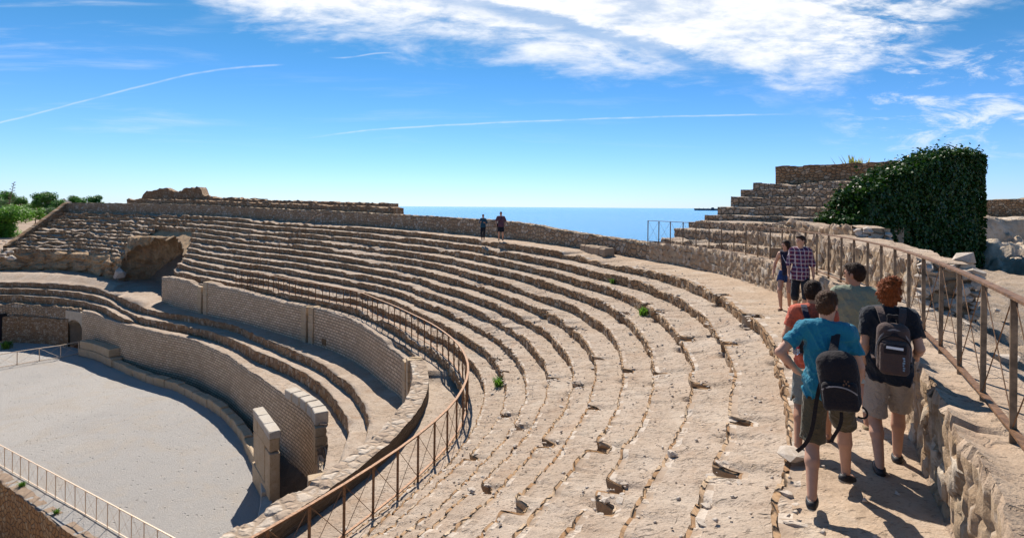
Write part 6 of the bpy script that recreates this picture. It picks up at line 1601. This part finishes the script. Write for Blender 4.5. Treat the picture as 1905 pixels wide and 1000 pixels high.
def place_like(root, name, label, cat):
    t = thing(name, label, cat, root.location, root.rotation_euler.z); t.scale = root.scale; return t

def ribbon(pts, w, th, nrm):
    """flat webbing along pts"""
    mb = MB(); pts = [Vector(p) for p in pts]; n = len(pts); b = []
    for i, p in enumerate(pts):
        d = (pts[min(i + 1, n - 1)] - pts[max(i - 1, 0)]).normalized(); N_ = Vector(nrm[i] if isinstance(nrm, list) else nrm); x = d.cross(N_).normalized(); y = x.cross(d)
        for a, c in ((-1, -1), (1, -1), (1, 1), (-1, 1)): b.append(p + x * a * w / 2 + y * c * th / 2)
    f = [(i * 4 + k, i * 4 + (k + 1) % 4, i * 4 + 4 + (k + 1) % 4, i * 4 + 4 + k) for i in range(n - 1) for k in range(4)] + [(3, 2, 1, 0), tuple(range(n * 4 - 4, n * 4))]
    mb.add(b, f); return mb
def bez(a, b, c, d, n=12):
    a, b, c, d = [Vector(q) for q in (a, b, c, d)]; return [a * (1 - t) ** 3 + b * 3 * t * (1 - t) ** 2 + c * 3 * t * t * (1 - t) + d * t ** 3 for t in [i / (n - 1) for i in range(n)]]

# 1 the man in the teal shirt, nearest: left hand on the hip, bag on one shoulder
pt, J = person(dict(H=1.70, pos=(2.60, 4.42), z=-2.37, az=31, h=.0078, w=.93, label='striding man in teal T-shirt and olive shorts, left hand on his hip', skin='skin', hair='hair_brown', hair_style='short', hair_rough=.014,
    footL=(-.10, -.22, 0), footR=(.15, .30, 0), heelR=.05, toeR=22, toeL=2, lean=(-.015, .03), hyaw=14, hpitch=8, hx=.01,
    armL=((-.175, -.10, -.215), (.135, .10, -.17)), handL=((.8, .2, -.35), (.3, -.2, .8), (.2, .5, .6)), armR=((.08, .02, -.28), (-.02, .10, -.23)), curl=.9,
    top=dict(name='t_shirt', mat='teal', sleeve=.62, hem=.885, fold=.012), bottom=dict(name='shorts', mat='olive', len=.93, flare=.038), shoe='shoe', solem='sole'))
bp = place_like(pt, 'backpack', 'round black backpack hanging from one shoulder of the man in teal', 'backpack')
c = v3(.085, -.235, 1.08); Rb = Matrix.Rotation(rad(-7), 3, 'Y')
bb = SDF().box(c, (.142, .086, .235), .085, .02, Rb).ell(c + v3(.0, -.02, .05), (.140, .106, .19), .04, Rb); bb.build('pack_body', M['pack_black'], bp, .009, (), lambda a, b, c_: (fbm(a * 12, b * 12, c_ * 9, 4, 3) * .010).astype(np.float32))
SDF().box(c + v3(.01, -.105, -.09), (.125, .045, .115), .04, .02, Rb).build('front_pocket', M['pack_black'], bp, .008, (), lambda a, b, c_: (fbm(a * 14, b * 14, c_ * 10, 6, 2) * .008).astype(np.float32))
ribbon(bez(c + v3(.125, -.135, -.05), c + v3(.06, -.165, .015), c + v3(-.06, -.165, .015), c + v3(-.115, -.135, -.05)), .010, .006, (0, -1, 0)).build('zip', M['trim'], bp)
mb = MB()
for (dx, dz) in ((-.012, .018), (.012, .018), (0, .0), (-.018, -.012), (.018, -.012)): mb.box(c + v3(.05 + dx, -.148, .03 + dz), (.012, .006, .018), 0, bev=.002)
mb.build('emblem', M['leather'], bp)
s0 = J['sh'][1]
sp_ = ribbon(bez(c + v3(-.045, .02, .22), s0 + v3(-.09, -.13, -.06), s0 + v3(-.09, -.03, .10), s0 + v3(-.055, .10, -.02), 16), .062, .014, [(0, -1, .3)] * 5 + [(0, -.3, 1)] * 7 + [(0, 1, 0)] * 4); sp_.build('strap', M['pack_dark'], bp)
ribbon(bez(s0 + v3(-.055, .10, -.02), s0 + v3(-.03, .16, -.2), s0 + v3(.03, .02, -.42), c + v3(.10, .05, -.18), 14), .05, .012, (0, 1, 0)).build('strap', M['pack_dark'], bp)
ribbon(bez(c + v3(-.13, .03, -.05), c + v3(-.19, .02, -.30), c + v3(-.15, .03, -.52), c + v3(-.30, .05, -.66), 14), .030, .006, (0, -1, 0)).build('loose_strap', M['pack_black'], bp)
ribbon(bez(c + v3(.02, -.02, -.24), c + v3(.03, -.03, -.36), c + v3(-.02, -.03, -.40), c + v3(-.05, -.01, -.50), 8), .026, .006, (0, -1, 0)).build('loose_strap', M['pack_black'], bp)
ribbon(bez(c + v3(.16, -.02, -.17), c + v3(.22, -.03, -.20), c + v3(.20, -.03, -.28), c + v3(.13, -.03, -.25), 10), .014, .005, (0, -1, 0)).build('loose_strap', M['pack_black'], bp)

# 2 the red-haired person on the right
pt, J = person(dict(H=1.75, pos=(3.47, 4.93), z=-2.38, az=27, h=.0085, w=.92, label='red haired person in black T-shirt and beige shorts walking beside the wall', skin='skin', hair='hair_red', hair_style='bushy', hair_rough=.030,
    footL=(-.085, -.14, 0), footR=(.10, .22, 0), heelR=.0, toeR=8, toeL=-3, lean=(.0, .02), hyaw=3, hpitch=2,
    armL=((-.025, -.03, -.285), (.01, .06, -.245)), armR=((.055, -.06, -.27), (.0, .19, -.13)), handR=((-.3, .9, .1), (-1, 0, 0), (0, 0, 1)), curl=.9,
    top=dict(name='t_shirt', mat='black', sleeve=.66, hem=.845, fold=.010), bottom=dict(name='shorts', mat='beige', len=.92, flare=.040), loose=.022))
bp = place_like(pt, 'backpack', 'grey brown backpack worn on both shoulders by the red haired person', 'backpack'); c = v3(-.005, -.215, 1.18)
SDF().box(c, (.125, .075, .225), .075, .02).build('pack_body', M['pack_brown'], bp, .009, (), lambda a, b, c_: (fbm(a * 12, b * 12, c_ * 9, 14, 3) * .006).astype(np.float32))
SDF().box(c + v3(0, -.085, -.07), (.112, .040, .150), .045, .02).build('front_pocket', M['pack_brown'], bp, .008)
SDF().box(c + v3(0, -.118, .015), (.085, .014, .042), .012, .01).build('mesh_pocket', M['pack_dark'], bp, .006)
mb = MB(); mb.box(c + v3(-.005, -.134, .028), (.125, .004, .022), 0.0, tilt=(0, .06)); mb.build('paper', M['white'], bp)
ribbon(bez(c + v3(-.115, -.07, .03), c + v3(-.11, -.115, .16), c + v3(.11, -.115, .16), c + v3(.115, -.07, .03), 18), .012, .007, (0, -1, 0)).build('zip', M['pack_black'], bp)
ribbon(bez(c + v3(-.13, -.03, -.1), c + v3(-.16, -.085, .27), c + v3(.16, -.085, .27), c + v3(.13, -.03, -.1), 22), .012, .008, (0, -1, 0)).build('zip', M['trim'], bp)
SDF().cone(c + v3(-.035, .0, .235), c + v3(-.03, .01, .285), .012, .012).cone(c + v3(-.03, .01, .285), c + v3(.03, .01, .285), .012, .012).cone(c + v3(.03, .01, .285), c + v3(.035, 0, .235), .012, .012).build('haul_loop', M['pack_black'], bp, .006)
mb = MB()
for i, (w_, o_) in enumerate(((.016, 0), (.012, .003), (.018, 0), (.010, -.003), (.016, .001), (.014, 0))): mb.box(c + v3(.062 + o_, -.127, -.055 - i * .021), (w_, .003, .014))
mb.build('printed_mark', M['steelblue'], bp)
mb = MB(); mb.add([c + v3(-.035, -.100, .125), c + v3(0, -.100, .135), c + v3(.035, -.100, .125), c + v3(.02, -.095, .15), c + v3(0, -.093, .16), c + v3(-.02, -.095, .15)], [(0, 1, 2, 3, 4, 5)]); mb.build('emblem', M['pack_dark'], bp)
for s in (-1, 1):
    a = J['sh'][s]; ribbon(bez(c + v3(s * .055, .03, .20), v3(s * .085, -.16, 1.44), v3(s * .085, -.10, 1.545), v3(s * .10, .02, 1.50), 14), .055, .014, [(0, -1, .3)] * 6 + [(0, -.5, 1)] * 8).build('strap', M['pack_brown'], bp)
    ribbon(bez(v3(s * .10, .02, 1.50), v3(s * .11, .15, 1.42), v3(s * .15, .14, 1.15), c + v3(s * .125, .05, -.12), 12), .05, .012, (0, 1, 0)).build('strap', M['pack_brown'], bp)

# 3 the man in the orange shirt, partly hidden
pt, J = person(dict(H=1.67, pos=(3.05, 5.42), z=-2.39, az=30, h=.010, w=.94, label='man in orange T-shirt with a black backpack, half hidden behind the man in teal', hair='hair_dark', hair_style='short', skin='skin_tan', sandal=True, shoe='leather', solem='leather',
    footL=(-.13, -.24, 0), footR=(.14, .26, 0), hyaw=14, hpitch=6, lean=(-.01, .03), armL=((-.08, -.04, -.275), (-.01, .08, -.24)), armR=((.06, 0, -.28), (0, .08, -.24)), top=dict(name='t_shirt', mat='orange', sleeve=.6, hem=.87), bottom=dict(name='shorts', mat='greyshort', len=1.0, flare=.035)))
bp = place_like(pt, 'backpack', 'black backpack with red trim on the man in orange', 'backpack'); c = v3(.02, -.20, 1.16)
SDF().box(c, (.145, .085, .24), .08, .02).build('pack_body', M['pack_black'], bp, .010); SDF().box(c + v3(0, -.09, -.06), (.11, .035, .13), .035, .02).build('front_pocket', M['pack_black'], bp, .010)
SDF().box(c + v3(-.10, -.055, -.165), (.055, .045, .055), .03, .01).build('side_pocket', M['orange'], bp, .009)
for s in (-1, 1): ribbon(bez(c + v3(s * .055, .03, .20), v3(s * .085, -.16, 1.44), v3(s * .085, -.10, 1.545), v3(s * .10, .02, 1.50), 14), .055, .014, [(0, -1, .3)] * 6 + [(0, -.5, 1)] * 8).build('strap', M['navy'], bp)
def mat_bottle():
    m, N, b = new_mat('clear plastic'); b.inputs['Base Color'].default_value = (.55, .75, .9, 1); b.inputs['Roughness'].default_value = .08; b.inputs['Transmission Weight'].default_value = .8; b.inputs['IOR'].default_value = 1.3; return m
M['bottle'] = mat_bottle(); M['cap'] = mat_plain('blue cap', (.03, .12, .55), .5); M['labelred'] = mat_plain('bottle label', (.55, .10, .16), .6)
bo = place_like(pt, 'water_bottle', 'clear water bottle with blue cap in the side pocket of the black backpack', 'bottle'); bc = Vector(c + v3(-.175, -.03, -.04))
def lathe(prof, cx, n=16):
    mb = MB(); V = [(cx[0] + r * math.cos(2 * math.pi * k / n), cx[1] + r * math.sin(2 * math.pi * k / n), cx[2] + z) for r, z in prof for k in range(n)]
    mb.add(V, [(i * n + k, i * n + (k + 1) % n, (i + 1) * n + (k + 1) % n, (i + 1) * n + k) for i in range(len(prof) - 1) for k in range(n)] + [tuple(range(n - 1, -1, -1)), tuple(range((len(prof) - 1) * n, len(prof) * n))]); return mb
lathe([(.026, -.10), (.032, -.095), (.033, -.03), (.030, 0), (.033, .03), (.032, .07), (.020, .105), (.012, .12), (.012, .13)], bc).build('bottle_body', M['bottle'], bo, True)
lathe([(.0335, -.035), (.034, .0), (.0335, .03)], bc).build('bottle_label', M['labelred'], bo, True); lathe([(.014, .128), (.014, .148)], bc).build('cap', M['cap'], bo)

# 4 the man in the grey shirt, head turned left
person(dict(H=1.80, pos=(3.86, 6.05), z=-2.40, az=30, h=.010, label='tall man in grey green T-shirt looking left, in front of the railing', hair='hair_dark', hair_style='short', skin='skin_tan', shoe='tanshoe', w=.98,
    footL=(-.10, .25, 0), footR=(.12, -.18, 0), hyaw=-62, hpitch=4, armL=((-.07, -.02, -.28), (.02, .10, -.23)), armR=((.075, -.02, -.28), (0, .06, -.24)), top=dict(name='t_shirt', mat='greyteal', sleeve=.62, hem=.84, fold=.011), bottom=dict(name='shorts', mat='bluegrey', len=.95, flare=.035), loose=.022))
# 5, 6 the couple coming along the walkway
pw, J = person(dict(H=1.64, pos=(6.50, 12.75), z=-2.38, az=216, h=.012, label='woman in navy sleeveless top and blue shorts walking towards the group', hair='hair_dark', hair_style='long', fem=True, w=.92, sandal=True, shoe='leather', solem='leather', skin='skin', hair_rough=.012,
    footL=(-.07, -.14, 0), footR=(.08, .16, 0), hyaw=40, hpitch=12, armL=((-.05, -.02, -.27), (.0, .06, -.24)), armR=((.10, -.02, -.26), (.03, .05, -.235)), top=dict(name='sleeveless_top', mat='navy', sleeve=0, hem=.90, tank=True), bottom=dict(name='shorts', mat='denim', len=.42, flare=.035)))
sb = place_like(pw, 'shoulder_bag', 'small white bag on a long strap across the woman in navy', 'bag'); c = v3(-.15, .11, .88)
SDF().box(c, (.075, .03, .085), .03, .01).build('bag_body', M['white'], sb, .010); mb = MB(); mb.tube(bez(c + v3(-.03, 0, .08), v3(-.10, .17, 1.1), v3(.04, .16, 1.3), v3(.11, .03, 1.50), 14), .006, 6); mb.tube(bez(v3(.11, .03, 1.50), v3(.10, -.10, 1.45), v3(-.10, -.16, 1.1), c + v3(.03, -.02, .08), 14), .006, 6); mb.build('strap', M['white'], sb)
person(dict(H=1.80, pos=(6.45, 12.0), z=-2.38, az=208, h=.012, w=.93, label='man in red plaid shirt and dark cropped trousers walking beside the woman', hair='hair_dark', hair_style='short', skin='skin', sandal=True, shoe='leather', solem='leather',
    footL=(-.09, .16, 0), footR=(.09, -.14, 0), hyaw=48, hpitch=8, armL=((-.06, -.02, -.28), (-.02, .05, -.245)), armR=((.06, 0, -.28), (.0, .08, -.24)), top=dict(name='plaid_shirt', mat='plaid', sleeve=1.25, hem=.80, fold=.008), bottom=dict(name='cropped_trousers', mat='black', len=1.22, flare=.018), loose=.018))
# 7, 8 the distant pair by the sea wall
person(dict(H=1.64, pos=((899 - PCX) * .0345, 34.5), z=-2.12, az=182, h=.018, label='distant woman in petrol jacket and black trousers on the far walkway', hair='hair_dark', hair_style='short', fem=True, w=.98, footL=(-.07, 0, 0), footR=(.07, .08, 0), hyaw=-10, armL=((-.09, -.02, -.25), (.10, .12, .02)), armR=((.09, -.02, -.25), (-.06, .14, .05)), top=dict(name='jacket', mat='jacket', sleeve=1.8, hem=.86), bottom=dict(name='trousers', mat='black', len=1.85, flare=.008)))
pm, J = person(dict(H=1.80, pos=((932 - PCX) * .0335, 33.5), z=-2.10, az=178, h=.018, label='distant man in mauve shirt and dark shorts on the far walkway', hair='hair_dark', hair_style='short', w=1.08, footL=(-.12, 0, 0), footR=(.12, .05, 0), armL=((-.10, -.02, -.26), (.03, .12, -.2)), armR=((.10, -.02, -.26), (-.02, .14, -.19)), top=dict(name='shirt', mat='mauve', sleeve=.9, hem=.84), bottom=dict(name='shorts', mat='black', len=.9, flare=.035)))
sb = place_like(pm, 'shoulder_bag', 'dark bag slung at the hip of the distant man in mauve', 'bag'); c = v3(.22, .02, .92)
SDF().box(c, (.04, .10, .10), .03, .01).build('bag_body', M['pack_black'], sb, .014); mb = MB(); mb.tube(bez(c + v3(0, .05, .09), v3(.10, .17, 1.15), v3(-.05, .17, 1.35), v3(-.12, .02, 1.50), 12), .014, 6); mb.build('strap', M['pack_black'], sb)
